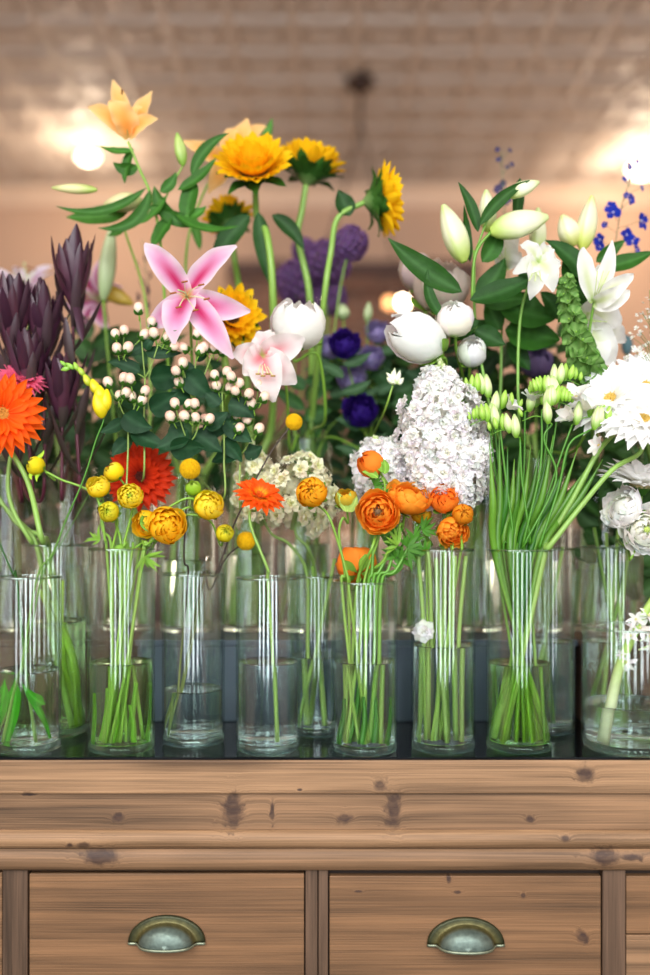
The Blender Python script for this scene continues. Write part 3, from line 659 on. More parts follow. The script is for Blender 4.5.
def stock(t, base, tip, wpx_, D, fm, cnt, bud_n=8, sc_=1., green=hx('b8cf86'), path=None):
    """spike of ruffled florets from pixel base to pixel tip"""
    a = P(*base, D); b = P(*tip, D); ax = (b - a).normalized(); rmax = px(wpx_, D) / 2
    for i in range(cnt):
        u = (i + .5) / cnt; c = a.lerp(b, u * .90); ph = i * 2.39996
        e1 = ax.orthogonal().normalized(); e2 = ax.cross(e1); d = (e1 * math.cos(ph) + e2 * math.sin(ph)); d = (d + ax * (.15 + .9 * sm(.7, 1, u))).normalized()
        rr = (rmax - .010) * (.80 + .20 * math.sin(PI * min(1, u * 1.2))) * (1 - .55 * sm(.72, 1, u)); rr *= R.uniform(.70, 1.08)
        inst(fm[i % len(fm)], 'floret', t, frame(c + d * rr, rough_vec(d, .5), R.random() * 6, sc_ * R.uniform(.85, 1.12) * (1 - .25 * sm(.8, 1, u))))
    mb = MB(); mb.tube([a.lerp(b, q) for q in (0, .1, .3, .5, .7, .85)], lambda q: (rmax - .012) * .66 * (.8 + .2 * math.sin(PI * q)) * (1 - .6 * sm(.75, 1, q)), hx('f4f4e6') if fm is STOCKW else hx('a9bf7c'), 14) if fm is STOCKW else mb.tube([a, b], .004, hx('a9bf7c'), 8); mb.build('filler_core' if fm is STOCKW else 'spike_axis', PETAL, t)  # white spikes: pale core added to cover dark gaps between florets
    for i in range(bud_n):
        ph = i * 2.4; u = i / bud_n; c = b - ax * .012 * (1 - u) * 2; e1 = ax.orthogonal().normalized(); e2 = ax.cross(e1)
        d = (e1 * math.cos(ph) + e2 * math.sin(ph)) * (1 - u) + ax * .6; d.normalize(); M = frame(c + d * .008, d); mb = MB()
        mb.lathe([(.001, -.006), (.0028, -.003), (.0036, .001), (.0026, .005), (.0005, .0068)], lambda u, a_: lerp(green, hx('e9edc8'), sm(.4, 1, u)), 8, M); mb.build('bud', LEAF, t)

def berry_mesh():
    mb = MB(); pr = [(.0004, .0), (.0040, .0010), (.0062, .0042), (.0068, .0078), (.0060, .0114), (.0038, .0140), (.0006, .0150)]
    mb.lathe(pr, lambda u, a: lerp(hx('efdcc4'), hx('ecb09c'), sm(.3, .95, u) * (.75 + .25 * math.sin(a))), 14); me = mb.mesh('berry', BERRY)
    cb = MB()
    for i in range(5): ray(cb, .0105, .0075, 82, 22, 2 * PI * i / 5, z0=-.0025, r0=.0010, prof=pf_ovate, cup=0, col=G_MID, nu=5, nv=3)
    cb.tube([Vector((0, 0, -.010)), Vector((0, 0, 0))], .0008, G_STEM, 5)
    return me, cb.mesh('calyx', LEAF)
BM, CM = berry_mesh()
def hypericum(label, vk, D, node, clusters, leaves, stem_mid=(), off=None):
    """node = top pixel of stem; clusters = list of (cx,cy,[(bx,by)...]) in pixels"""
    t = start('hypericum_stem', label, 'hypericum', vk, off, 'hypericum berry stems'); stem(t, [(*m, D) for m in stem_mid], P(*node, D), .0017, hx('8fae55'))
    for (cx, cy, bs) in clusters:
        mb = MB(); a = P(*node, D); b = P(cx, cy, D - .01); m = (a + b) / 2 + Vector((0, 0, -.006)); mb.tube(catmull([a, m, b], 5), .0011, hx('8fae55'), 6); br = mb.build('branch', STEM, t)
        for (x, y) in bs:
            dd = D - .02 + R.uniform(-.008, .014); H = P(x, y + 4.5, dd); d = (Vector((H.x - b.x, R.uniform(-.010, .006), (H.z - b.z) * .5)) + Vector((0, -.003, .022))).normalized()
            o = inst(BM, 'berry', t, frame(H, d, R.random() * 6, R.uniform(1.08, 1.28))); c = bpy.data.objects.new('calyx', CM); COL.objects.link(c); c.parent = o
            mb = MB(); mb.tube(catmull([b, (b + H) / 2 + Vector((0, 0, -.002)), H], 4), .0007, hx('7ea04a'), 5); mb.build('stalk', STEM, br)
    for (x0, y0, x1, y1, w, tw) in leaves: leafpx(t, x0, y0, x1, y1, w, D + R.uniform(-.012, .014), R.uniform(-3, 3), R.uniform(-.003, .006), tw, G_HYP, prof=pf_ovate, cup=.15)
    return t

# ================================================================== FRONT ROW
def ranunculus(label, vk, x, y, rpx, n, cols, mids=(), D=1.5, openness=.5, layers=6, center=None, off=None, rim=None, rad=.0021, group='ranunculus stems', pre=.02, cnt=5, ruf=.02, sz=.88, name='ranunculus', cat='ranunculus', scol=G_STEM, mat=PETAL, frond=True):
    t = start(name, label, cat, vk, off, group); H = P(x, y, D); r = px(rpx, D)
    stem(t, [(a, b, (q[0] if q else D)) for (a, b, *q) in mids], H - Vector(n).normalized() * r * .75, rad, scol, rim, n=n, pre=pre)
    ball_flower(t, H, n, r, cols, openness, layers, center, ruf, G_STEM, cnt, sz=sz, mat=mat)
    return t
def frond(t, x, y, D, s=1., ang=0., col=G_STEM):
    """small divided ranunculus leaf"""
    mb = MB(); c = P(x, y, D)
    for i in range(7):
        a = ang + (i - 3) * .38 + R.uniform(-.1, .1); L = px(16 * s, D) * R.uniform(.6, 1.1); d = Vector((math.cos(a), R.uniform(-.4, .4), math.sin(a)))
        blade(mb, c, c + d * L, px(3.2 * s, D), pf_leaf, .001, R.uniform(-.002, .002), (0, -1, .3), R.uniform(-.5, .5), .2, 0, col=col, nu=7, nv=3)
    mb.build('leaf', LEAF, t)
YEL = (hx('ffe924'), hx('ffee3c'), hx('fff266')); YG = (hx('f2e224'), hx('d2de3c'), hx('ece850')); YO = (hx('ffd21c'), hx('ffc818'), hx('ffdc40'))
GC = hx('9db52a')
t = ranunculus('yellow green ranunculus bud leaning out at far left', 'F2', 36, 466, 10, (-.75, -.4, .35), YG, [(103, 530), (98, 500), (84, 488), (62, 480), (46, 472)], openness=.15, layers=5, rim=-.3)
for (a, b, c, d) in ((36, 458, 44, 450), (33, 472, 32, 480), (41, 470, 37, 482)): leafpx(t, a, b, c, d, 4, 1.495, 2, col=G_LIME, name='sepal')
t = ranunculus('round yellow ranunculus left of the red gerbera', 'F2', 98, 487, 11.5, (-.1, -.8, .55), YEL, [(105, 540), (101, 505)], rim=-.45); 
t = ranunculus('yellow ranunculus with green heart in front of the red gerbera', 'F2', 130, 496, 12.5, (.05, -.95, .15), YEL, [(124, 545)], center=GC, openness=.6, rim=.2, D=1.49)
frond(t, 140, 522, 1.495, .8, .4)
t = ranunculus('small greenish yellow ranunculus just below the round yellow one', 'F2', 109, 512, 10.5, (-.2, -.9, .2), YG, [(112, 550)], center=GC, openness=.3, layers=6, rim=-.2, D=1.492)
frond(t, 100, 540, 1.5, .9, 2.6)
t = ranunculus('half hidden yellow ranunculus above the round yellow one', 'F2', 114, 472, 10, (-.5, -.3, .6), YEL, [(116, 520)], openness=.3, D=1.53, rim=0.)
t = ranunculus('golden ranunculus, right half of the blooming pair over the tall vase', 'F2', 167, 525, 19, (.25, -.9, .1), YO, [(146, 545)], openness=.6, cnt=5, ruf=.04, D=1.488, rim=.5, layers=6)
t = ranunculus('golden ranunculus, left and smaller half of the blooming pair', 'F2', 146, 524, 14, (-.5, -.8, -.1), YO, [(135, 548)], openness=.5, cnt=5, ruf=.04, D=1.505, rim=.35, layers=5)
frond(t, 118, 545, 1.5, 1.1, -1.2); frond(t, 145, 556, 1.49, 1.2, -.9)
t = ranunculus('yellow ranunculus at the right end of the yellow group', 'F2', 209, 505, 14.5, (.3, -.85, .3), YEL, [(150, 545), (160, 517), (176, 503), (193, 499)], openness=.5, ruf=.06, rim=.7)
t = ranunculus('little lime ranunculus bud above the yellow one at the right', 'F2', 193, 488, 8, (0, -.5, .8), (G_LIME, G_LIME, hx('c9dd6a')), [(148, 546), (158, 528), (186, 508)], openness=.1, layers=4, rim=.62, D=1.505)
t = ranunculus('small yellow green ranunculus below the right end of the group', 'F2', 225, 533, 9, (.3, -.8, .3), YG, [(146, 560), (162, 530), (185, 515), (210, 521)], openness=.2, layers=5, rim=.75, D=1.515, center=GC)
# extra cut leaf stalks in F2
# orange ranunculus
OR = (hx('ffac2e'), hx('ff9820'), hx('ffba48')); ORD = (hx('ffa036'), hx('fc8422'), hx('f27020')); OY = (hx('ffc21c'), hx('ffac14'), hx('ffd040'))
t = ranunculus('wide open orange ranunculus with dark brown heart', 'F5', 378, 512, 20.5, (-.12, -.98, .08), OR, [(372, 548)], center=hx('7c6248'), openness=1.0, layers=8, D=1.475, ruf=.05, rim=-.2, rad=.0026)
t = ranunculus('broad ruffled orange ranunculus seen from the side, next to the open one', 'F5', 408, 497, 23, (.15, -.45, .85), OR, [(384, 560), (400, 525)], openness=.9, layers=8, D=1.50, ruf=.06, sz=.72, rim=.1, rad=.0026)
frond(t, 408, 550, 1.49, 1.3, -.2, hx('4c8030')); frond(t, 398, 545, 1.49, 1.2, 2.6)
t = ranunculus('orange ranunculus bud with green sepals, highest over the white stock', 'F5', 371, 464, 13.5, (-.6, -.3, .45), ORD, [(378, 540), (385, 490), (382, 478)], openness=.1, layers=5, D=1.50, rim=0, sz=1.0)
for (a, b, c, d) in ((383, 473, 372, 458), (384, 474, 383, 459), (378, 478, 362, 472)): leafpx(t, a, b, c, d, 8, 1.485, 2, col=G_STEM, name='sepal')
t = ranunculus('green and yellow ranunculus bud left of the open orange one', 'F5', 346, 499, 11, (-.1, -.5, .8), (hx('c9b83a'), hx('f7a818'), hx('ffc828')), [(345, 575), (339, 535), (343, 518)], openness=.35, layers=5, D=1.49, rim=-.7)
for (a, b, c, d) in ((346, 512, 337, 492), (347, 512, 350, 492), (349, 512, 357, 496)): leafpx(t, a, b, c, d, 8, 1.478, 1, col=hx('9db85a'), name='sepal')
t = ranunculus('orange ranunculus seen from behind, low at the rim of the vase', 'F5', 357, 566, 20, (-.1, .75, .45), ORD, [(352, 590)], openness=.8, D=1.545, rim=-.5, cnt=6, sz=.7, pre=.01)
t = ranunculus('golden orange ranunculus in front of the cream stock', 'F5', 312, 492, 15.5, (-.15, -.95, .2), OY, [(349, 582), (339, 545), (328, 515)], openness=.35, layers=7, center=hx('d7b02a'), D=1.485, rim=-.5, cen_r=.1) if False else ranunculus('golden orange ranunculus in front of the cream stock', 'F5', 312, 492, 15.5, (-.15, -.95, .2), OY, [(349, 582), (339, 545), (328, 515)], openness=.35, layers=7, center=hx('e0a010'), D=1.485, rim=-.5)
t = ranunculus('small golden ranunculus tucked behind the ruffled orange one', 'F6', 421, 514, 10, (-.2, -.6, .5), OY, [(432, 545)], openness=.5, D=1.53, rim=-.5)
t = ranunculus('dark orange ranunculus touching the white stock, uppermost over its vase', 'F6', 444, 499, 15, (-.2, -.8, .5), ORD, [(440, 545)], openness=.35, layers=7, D=1.50, rim=0)
t = ranunculus('tight round amber ranunculus at the right of the orange group', 'F6', 463, 514, 10.5, (-.05, -.95, .25), (hx('f3a023'), hx('ee8f16'), hx('f7b53a')), [(462, 550)], openness=.05, layers=5, D=1.475, rim=.55, sz=1)
t = ranunculus('bright orange ranunculus hanging lowest in its group', 'F6', 453, 532, 15.5, (.1, -.8, -.35), OR, [(452, 550)], openness=.7, cnt=6, ruf=.07, D=1.49, rim=.25)
# trimmed leafy stems filling the orange vase
for i, (a, b, hgt) in enumerate(((366, 480, 0), (392, 528, 0), (386, 540, 0), (410, 524, 0))):
    t = start('ranunculus_foliage', 'green ranunculus leaf stem rising among the orange flowers', 'foliage', 'F5', (-.5 + .3 * i, .3 - .2 * i), 'ranunculus leaf stems'); stem(t, [(372 + 8 * i, 570, 1.5)], P(a + 10, b, 1.515), .003, hx('5f9a30'))
    for k in range(3): frond(t, a + 6 + R.uniform(-6, 10), b + 6 + k * 12, 1.505, 1.1, R.uniform(.2, 2.8), hx('4f8a2c'))
for i in range(5):   # stripped stalks
    t = start('cut_stalk', 'bright green cut leaf stalk standing in the orange ranunculus vase', 'stalk', 'F5', (-.75 + .33 * i, -.35 + .2 * (i % 2)), 'short leaf stalks in water'); c, r, h = VASE['F5']
    mb = MB(); b = t.location; e = b + Vector((.016 - .004 * i + R.uniform(-.006, .006), .005, .078 + R.uniform(-.012, .022))); mb.tube(catmull([b, b.lerp(e, .5) + Vector((.003, 0, 0)), e], 5), lambda u: .0052 * (1 - .5 * u), hx('3f8420'), 7); mb.build('stem', STEM, t)
for i in range(6):
    t = start('cut_stalk', 'pale green cut leaf stalk standing in the tall yellow ranunculus vase', 'stalk', 'F2', (-.7 + .27 * i, -.3 + .3 * (i % 2)), 'short leaf stalks in water'); 
    mb = MB(); b = t.location; e = b + Vector((R.uniform(-.008, .012), .003, .070 + R.uniform(-.012, .03))); mb.tube(catmull([b, b.lerp(e, .5) + Vector((.002, 0, 0)), e], 5), lambda u: .0044 * (1 - .35 * u), hx('7ab832'), 7); mb.build('stem', STEM, t)
# craspedia
def craspedia(label, x, y, r, D, mids, off):
    t = start('craspedia', label, 'craspedia', 'F3', off, 'craspedia balls'); H = P(x, y, D); stem(t, [(a, b, D) for a, b in mids], H, .0016, hx('40342a'), pre=.01)
    mb = MB(); rr = px(r, D); ball(mb, H, rr * .92, hx('e8b80c'), 18, 12)
    for i in range(240):
        zz = 1 - 2 * (i + .5) / 240; a = i * 2.39996; q = math.sqrt(1 - zz * zz); d = Vector((q * math.cos(a), q * math.sin(a), zz)); 
        b = len(mb.v); M = frame(H + d * rr * .90, d); rad = rr * .075
        mb.lathe([(rad, 0), (rad * 1.05, rr * .06), (rad * .5, rr * .11), (.00005, rr * .12)], lerp(hx('f4c81a'), hx('dba60a'), R.random()), 5, M)
    mb.build('flower_ball', DISC, t)
craspedia('yellow craspedia ball in front of the hypericum berries', 190, 469, 10.5, 1.52, [(184, 560), (186, 510)], (-.6, 0))
craspedia('darker yellow craspedia ball beside the orange mini gerbera stem', 246, 541, 9.5, 1.55, [(210, 590), (226, 558)], (-.7, .2))
craspedia('yellow craspedia ball high above the cream stock', 294, 422, 8.5, 1.55, [(215, 575), (236, 520), (268, 457)], (-.65, -.2))
# mini gerbera orange
def gerbera(label, vk, x, y, rp, n, cin, cout, cd, mids, D=1.5, off=None, rim=None, rad=.003, W=.16, semi=None, layers=None, pre=.03):
    t = start('gerbera', label, 'gerbera', vk, off, 'gerberas'); H = P(x, y, D); n = Vector(n).normalized(); r = px(rp, D)
    stem(t, [(a, b, (q[0] if q else D)) for (a, b, *q) in mids], H - n * r * .2, rad, hx('8fb95a'), rim, n=n, pre=pre)
    gerbera_head(t, H, n, r, cin, cout, cd, W=W, semi=semi, **({'layers': layers} if layers else {})); return t
gerbera('small orange and yellow mini gerbera leaning left over its own vase', 'F4', 259, 497, 27, (.30, -.62, .72), hx('ffc62c'), hx('f8641c'), hx('e4681a'), [(268, 570), (252, 530), (250, 512)], D=1.49, off=(.25, -.2), rim=0, rad=.0024, W=.20, semi=hx('f08a3a'), layers=((1., 20, 74, 96), (.8, 18, 60, 82), (.5, 14, 40, 60)), pre=.012)
gerbera('large bright orange gerbera cut by the left edge of the picture', 'S1', 2, 414, 43, (.45, -.85, .12), hx('f4530a'), hx('ff6a14'), hx('c9883a'), [(42, 540), (27, 480, 1.53)], D=1.50, off=(.6, 0), rim=-.3, rad=.0048, semi=hx('f07a2a'))
gerbera('pink gerbera partly hidden behind the large orange gerbera', 'S1', 21, 381, 26, (.3, -.6, .75), hx('e8567f'), hx('ee6c8e'), hx('d0506c'), [(30, 540), (8, 490)], D=1.60, off=(.4, .4), rim=-.6, rad=.004, semi=hx('e0708c'))
t = gerbera('deep red gerbera behind the yellow ranunculus', 'B3', 141, 477, 37, (.05, -.98, .12), hx('a8200c'), hx('d83a14'), hx('4a1a10'), [(136, 520, 1.7)], D=1.60, off=(.1, 0), rad=.003, semi=hx('7a1a0c'), W=.17)
for i, (x, y) in enumerate(((52, 548), (64, 552))):
    t = start('gerbera_leaf_stem', 'thick pale green leaf stalk leaning left in the vase behind the leftmost one', 'stalk', 'S1', (.55 + .15 * i, -.3 + .4 * i), 'stalks leaning to the left'); stem(t, [(14 + 12 * i, 520 + 8 * i, 1.62)], P(-14, 478 + 10 * i, 1.62), .0042, hx('86ac54'), rim=-.5 + .2 * i)
# yellow freesia and blade leaves in F1
t = start('freesia', 'yellow freesia spray arching up from the leftmost front vase', 'freesia', 'F1', (-.55, -.2), 'freesias'); pth = stem(t, [(52, 555, 1.49), (66, 520, 1.49), (84, 478, 1.49), (96, 440, 1.49), (104, 418, 1.49), (102, 398, 1.49), (92, 380, 1.49), (80, 371, 1.49)], P(63, 365, 1.49), .0017, hx('4a8a2a'), rim=.35, taper=.4)
for (a, b, c, d, w, yl) in ((102, 418, 97, 390, 15, 1), (105, 412, 107, 389, 11, 1), (101, 402, 99, 385, 11, .9), (97, 394, 92, 379, 10, .8), (89, 386, 84, 374, 7, .45), (84, 376, 78, 367, 6, .2), (78, 371, 74, 362, 5, .1), (74, 369, 66, 363, 5, 0), (70, 368, 61, 370, 5, 0), (66, 366, 60, 361, 4, 0)):
    budpx(t, a, b, c, d, w, 1.485, lerp(hx('7fb83a'), hx('d7c818'), yl), lerp(hx('94c850'), hx('fbe11c'), yl))
t = start('grass_blade', 'narrow green blade crossing behind the yellow freesia stem', 'foliage', 'F1', (-.7, .2), 'blade leaves in the leftmost vase'); stem(t, [(44, 570, 1.52), (66, 535, 1.52)], P(92, 488, 1.52), .0015, hx('5b9436'), rim=.45, taper=.3)
t = start('grass_blade', 'dark green blade leaning out over the left edge', 'foliage', 'F1', (.3, -.3), 'blade leaves in the leftmost vase'); stem(t, [(12, 572, 1.49)], P(-8, 525, 1.49), .0022, hx('2f6a22'), rim=-.35, taper=.5)
for (a, b, c, d, w) in ((3, 738, 12, 678, 8), (13, 742, 19, 676, 9), (50, 738, 22, 682, 7), (28, 690, 44, 704, 12), (-2, 706, 6, 672, 7)):
    t = start('cut_leaf_blade', 'bright green cut leaf blade under water in the leftmost vase', 'foliage', 'F1', ((a - 28) / 40, R.uniform(-.3, .3)), 'cut leaves in the leftmost vase')
    leafpx(t, a, b, c, d, w, 1.50 + R.uniform(-.015, .015), 2, col=hx('3f9a1c'), prof=pf_strap)
# green stem pair in S1
for i, (a, b, c, d) in enumerate(((80, 716, 40, 590), (84, 722, 52, 600), (74, 724, 62, 580))):
    t = start('cut_stalk', 'yellow green stalk slanting down to the right in the second row vase at left', 'stalk', 'S1', (.65, -.2 + .25 * i), 'slanting stalks'); mb = MB(); mb.tube(catmull([t.location.copy(), P(a - 12, b - 60, 1.62), P(c, d, 1.62)], 6), .0042, hx('93bd3e'), 8); mb.build('stem', STEM, t)
# F4 second row stock in S2: cream
def stockth(label, vk, base, tip, w, D, fm, cnt, mids, off, rim=None, rad=.0034, bud_n=8, sc_=1., group='stock spikes', green=hx('b8cf86')):
    t = start('stock_spike', label, 'stock', vk, off, group); stem(t, [(a, b, (q[0] if q else D)) for (a, b, *q) in mids], P(*tip, D), rad, hx('86ac56'), rim, taper=.5); stock(t, base, tip, w, D, fm, cnt, bud_n, sc_, green); return t
t = stockth('cream stock spike with green buds on the left of the cream pair', 'S2', (262, 526), (252, 447), 58, 1.62, STOCKC, 27, [(290, 545), (266, 525)], (-.3, 0), -.4, bud_n=22)
t = stockth('cream stock spike behind the golden orange ranunculus', 'S2', (292, 530), (308, 458), 84, 1.60, STOCKC, 42, [(308, 548), (295, 528)], (.2, -.2), -.1, bud_n=14)
t = stockth('tall dense white stock spike rising over the orange ranunculus', 'F6', (444, 508), (440, 366), 96, 1.555, STOCKW, 150, [(444, 530)], (.1, .2), .05, rad=.0042, bud_n=16)
inst(STOCKW[0], 'floret', t, frame(P(424, 631, 1.50), (-.1, -1, .1), 0, 1.0))
t = stockth('shorter white stock spike behind the orange ranunculus bud', 'F6', (392, 512), (376, 442), 70, 1.60, STOCKW, 62, [(412, 545), (396, 515)], (-.3, .3), -.5, bud_n=12, green=hx('b5d07a'))
for i, (a, b, x1, y1) in enumerate(((-.68, -.2, 418, 552), (.05, -.5, 436, 558), (-.2, -.1, 445, 600), (.45, -.3, 466, 556), (.3, 0, 455, 556))):
    t = start('bare_stalk', 'pale straight bare stalk standing in the vase below the white stock', 'stem', 'F6', (a, b), 'bare pale stems'); mb = MB(); bb = t.location; e = P(x1, y1, 1.50); m = P((443 + x1) / 2 + (443 - (443 + a * 32)) * -.3, 640, 1.505)
    mb.tube(catmull([bb, m, e], 8), .0034, hx('8fb45c'), 8); mb.build('stem', STEM, t)
# small spray of florets
t = start('stock_sprig', 'thin green sprig with tiny white buds, left of the tall white stock', 'sprig', 'B7', (0, 0)); stem(t, [(372, 440, 1.75), (385, 410, 1.6)], P(395, 378, 1.58), .002, hx('8fb54a'))
for i in range(12): budpx(t, 395 + R.uniform(-3, 3), 384, 395 + R.uniform(-9, 9), 370 + R.uniform(-2, 12), 5, 1.575, hx('b8cf86'), hx('f1f1e0'))

# ------------------------------------------------------------------ freesias in F7
FW = (hx('f6f4ee'), hx('fbfaf6'))
FOPEN = floret_meshes(.026, FW, 6, 3, hx('e5d48a'), layers=1, nm='open_flower', a=(22, 60), W=.62, prof=pf_lily)
def freesia(label, x, y, dirx, buds, opens, mids, D=1.5, off=None, rim=None, rad=.0023):
    t = start('freesia', label, 'freesia', 'F7', off, 'freesias'); H = P(x, y, D)
    stem(t, [(a, b, D) for a, b in mids], H, rad, hx('4c8a24'), rim, taper=.7)
    for i in range(buds):
        u = i / max(1, buds - 1); bx = x + dirx * (4 + 26 * u); by = y - 6 * math.sin(u * 2.6) - 4 * u
        mb = MB(); 
        if i == 0: 
            mb.tube(catmull([H, P(x + dirx * 15, y - 8, D), P(x + dirx * 30, y - 3, D)], 5), lambda q: .0013 * (1 - .6 * q), hx('74b035'), 6); mb.build('branch', STEM, t)
        s = (1 - .62 * u); budpx(t, bx, by, bx + dirx * R.uniform(0, 4), by - 24 * s, 8.5 * s + 1, D - .004 + R.uniform(-.01, .01), hx('86c034'), hx('b4dc62') if u > .25 else hx('e6efb8'))
    for (ox, oy, dx, dz, s) in opens: inst(FOPEN[R.randrange(3)], 'open_flower', t, frame(P(ox, oy, D - .008), (dx, -.45, dz), R.random() * 6, s))
    return t
freesia('freesia with lime buds at the left of the green bunch', 500, 428, -1, 7, [], [(513, 540), (506, 480)], rim=-.5, off=(.4, 0))
freesia('freesia with a white flower above the left lime buds', 489, 415, 1, 4, [(507, 408, .8, .5, 1.0)], [(508, 540), (495, 470)], rim=-.7, off=(.3, .3), D=1.53)
freesia('freesia with a bud fan standing at the left rear of the bunch', 492, 398, -1, 6, [], [(510, 540), (498, 460)], D=1.55, rim=-.6, off=(.5, .2))
freesia('freesia with a pale flower between the two bud groups', 525, 412, 1, 5, [(531, 402, .1, .9, 1.0)], [(520, 540), (524, 470)], D=1.54, rim=-.1, off=(.1, .5))
freesia('freesia with the thickest cluster of lime buds', 542, 410, 1, 9, [], [(524, 540), (540, 470)], rim=.1, off=(-.3, 0), D=1.485)
freesia('freesia with upright lime buds just behind the thickest bud cluster', 560, 400, -1, 9, [], [(528, 540), (548, 470)], rim=.2, off=(-.2, .4), D=1.52)
freesia('freesia with buds at the top of the green bunch', 550, 388, 1, 6, [], [(526, 540), (543, 470)], rim=.15, off=(0, .4), D=1.54)
freesia('freesia with open white flower facing left by the white gerberas', 572, 425, 1, 3, [(577, 400, -.4, .8, 1.15), (573, 417, -.8, .3, 1.0), (584, 410, .3, .7, 1.1)], [(533, 540), (556, 470)], rim=.4, off=(-.5, -.2))
freesia('freesia arching right with lime buds under the white gerberas', 590, 430, 1, 7, [(600, 446, -.6, .2, .8)], [(540, 545), (558, 490), (569, 445)], rim=.6, off=(-.6, .1), D=1.49)
freesia('freesia with a hooked stem in the middle of the bunch', 552, 424, -1, 2, [], [(524, 545), (556, 480), (544, 440)], rim=.2, off=(-.5, .3), D=1.488)
freesia('short freesia with tiny buds low in the middle of the bunch', 520, 438, -1, 5, [], [(530, 540), (522, 480)], rim=.3, off=(.6, -.3), D=1.49)
for i in range(15):
    xt = 490 + i * 8.2 + R.uniform(-3, 3); yt = 452 + R.uniform(-22, 16) - 6 * math.sin(i); xm = 497 + i * 3.7
    t = start('freesia_leaf', 'long upright green freesia leaf blade in the bunch', 'foliage', 'F7', (.75 - .1 * i, R.uniform(-.5, .5)), 'freesia leaf blades'); DD = 1.50 + R.uniform(-.02, .04)
    c, r, h = VASE['F7']; b = t.location; rp = Vector((c.x + r * (-.8 + .112 * i), c.y + R.uniform(-.4, .4) * r, c.z + h)); pth = catmull([b, b.lerp(rp, .5), rp, P(xm + (xt - xm) * .55, 500, DD), P(xt, yt, DD)], 5)
    mb = MB(); cc = lerp(hx('2c6a18'), hx('6a9e30'), R.random()); mb.tube(pth, lambda u: .0030 + .0032 * sm(.25, .6, u) - .0055 * sm(.7, 1, u), lambda u: lerp(lerp(cc, G_LIME, .35), cc, sm(0, .4, u)), 8); mb.build('blade', STEM, t)

# ------------------------------------------------------------------ white gerberas, right
WG = (hx('fbfaf0'), hx('ffffff'))
gerbera('big white gerbera facing left over the freesia buds', 'F7', 611, 400, 47, (-.42, -.60, .45), *WG, hx('d9b458'), [(545, 545), (572, 500), (598, 452)], D=1.515, off=(-.5, -.3), rim=.75, rad=.0046, semi=hx('eadfa8'), W=.17, pre=.03)
gerbera('big white gerbera in front at the right edge, its yellow heart low', 'F7', 643, 421, 50, (-.12, -.66, .66), *WG, hx('d9b458'), [(548, 548), (578, 510), (612, 470)], D=1.485, off=(-.6, .1), rim=.8, rad=.0046, semi=hx('eadfa8'), W=.17)
gerbera('white gerbera behind the other two, reaching the right edge', 'B12', 645, 388, 46, (-.1, -.7, .5), *WG, hx('d9b458'), [(648, 450, 1.7)], D=1.57, rad=.004, semi=hx('eadfa8'), W=.17)
gerbera('white gerbera seen edge on below the big pair', 'B11', 642, 486, 48, (.05, -.25, .95), *WG, hx('d0c090'), [(640, 520, 1.7)], D=1.53, rad=.004, W=.16, layers=((1., 30, 66, 84), (.86, 26, 50, 74), (.6, 20, 40, 60)))
WR = (hx('ffffff'), hx('fafbee'), hx('ffffff'))
t = ranunculus('white ranunculus in profile under the edge on gerbera', 'S4', 622, 508, 22, (-.6, -.35, .3), WR, [(625, 545)], D=1.52, openness=.8, cnt=6, ruf=.07, sz=.7, rim=.2)
t = ranunculus('white ranunculus with a green heart facing out at the right edge', 'S4', 646, 530, 23, (-.1, -.97, .1), WR, [(630, 560)], D=1.50, openness=1., center=hx('b9cf6a'), cnt=7, rim=.5, ruf=.05)
# tuberose in F8
t = start('tuberose', 'white tuberose with thick pale stem leaning right in the wide low vase', 'tuberose', 'F8', (-.62, -.3)); c, r, h = VASE['F8']
mb = MB(); mb.tube(catmull([t.location.copy(), P(618, 672, 1.49), P(640, 622, 1.49), P(662, 585, 1.49)], 8), lambda u: .0095 * (1 - .45 * u), lambda u: lerp(hx('d5e3b8'), hx('a9cb62'), sm(.1, .5, u)), 12); mb.build('stem', STEM, t)
TB = floret_meshes(.017, (hx('f8f8f4'),), 6, 4, hx('e8e6b0'), layers=1, nm='floret', a=(45, 105), W=.42, ruf=.05, prof=pf_lily)
for (x, y, dx, dz, s) in ((627, 662, -.3, -.1, .95), (622, 655, -.7, .3, .6), (628, 636, -.6, .4, 1.), (637, 628, -.2, .3, 1.15), (646, 636, .4, 0, .9), (633, 620, -.3, .8, 1.), (645, 616, .2, .7, 1.1), (655, 625, .5, .2, 1.), (648, 645, .3, -.4, .9)):
    q = P(x + (0 if y > 650 else 3), y, 1.485); mb = MB(); a = P(x * .5 + .5 * (640 - (y - 622) * .5), y + 5, 1.49); mb.tube([a, q], .0016, hx('cfe0a8'), 6); mb.build('floret_tube', STEM, t); inst(TB[R.randrange(4)], 'floret', t, frame(q, (dx, -.8, dz), R.random() * 6, s))

# ================================================================== MIDDLE AND BACK
# hypericum
hypericum('hypericum stem with the topmost pale berries left of the pink lily', 'B3', 1.57, (145, 378), [(140, 318, [(139, 309)]), (158, 345, [(153, 322), (155, 334), (165, 338), (167, 318), (174, 328), (171, 345)]), (122, 355, [(116, 334), (124, 331), (118, 349), (126, 348), (141, 334)])],
          [(146, 352, 182, 353, 13, .2), (143, 345, 118, 352, 13, -.2), (150, 378, 188, 372, 26, .5), (140, 372, 108, 362, 14, 0), (146, 350, 156, 338, 10, 0)], [(143, 480), (144, 420)])
hypericum('hypericum stem with low berries at the left, above the red gerbera', 'B3', 1.55, (128, 418), [(118, 400, [(110, 383), (123, 379), (119, 396), (124, 393)]), (136, 402, [(131, 380), (133, 397), (140, 400), (143, 391)])],
          [(124, 414, 152, 428, 24, .2), (124, 420, 100, 432, 14, .1), (132, 430, 168, 446, 20, -.3), (128, 440, 112, 456, 16, 0), (150, 410, 178, 392, 24, .4)], [(126, 500), (128, 450)], off=(-.4, 0))
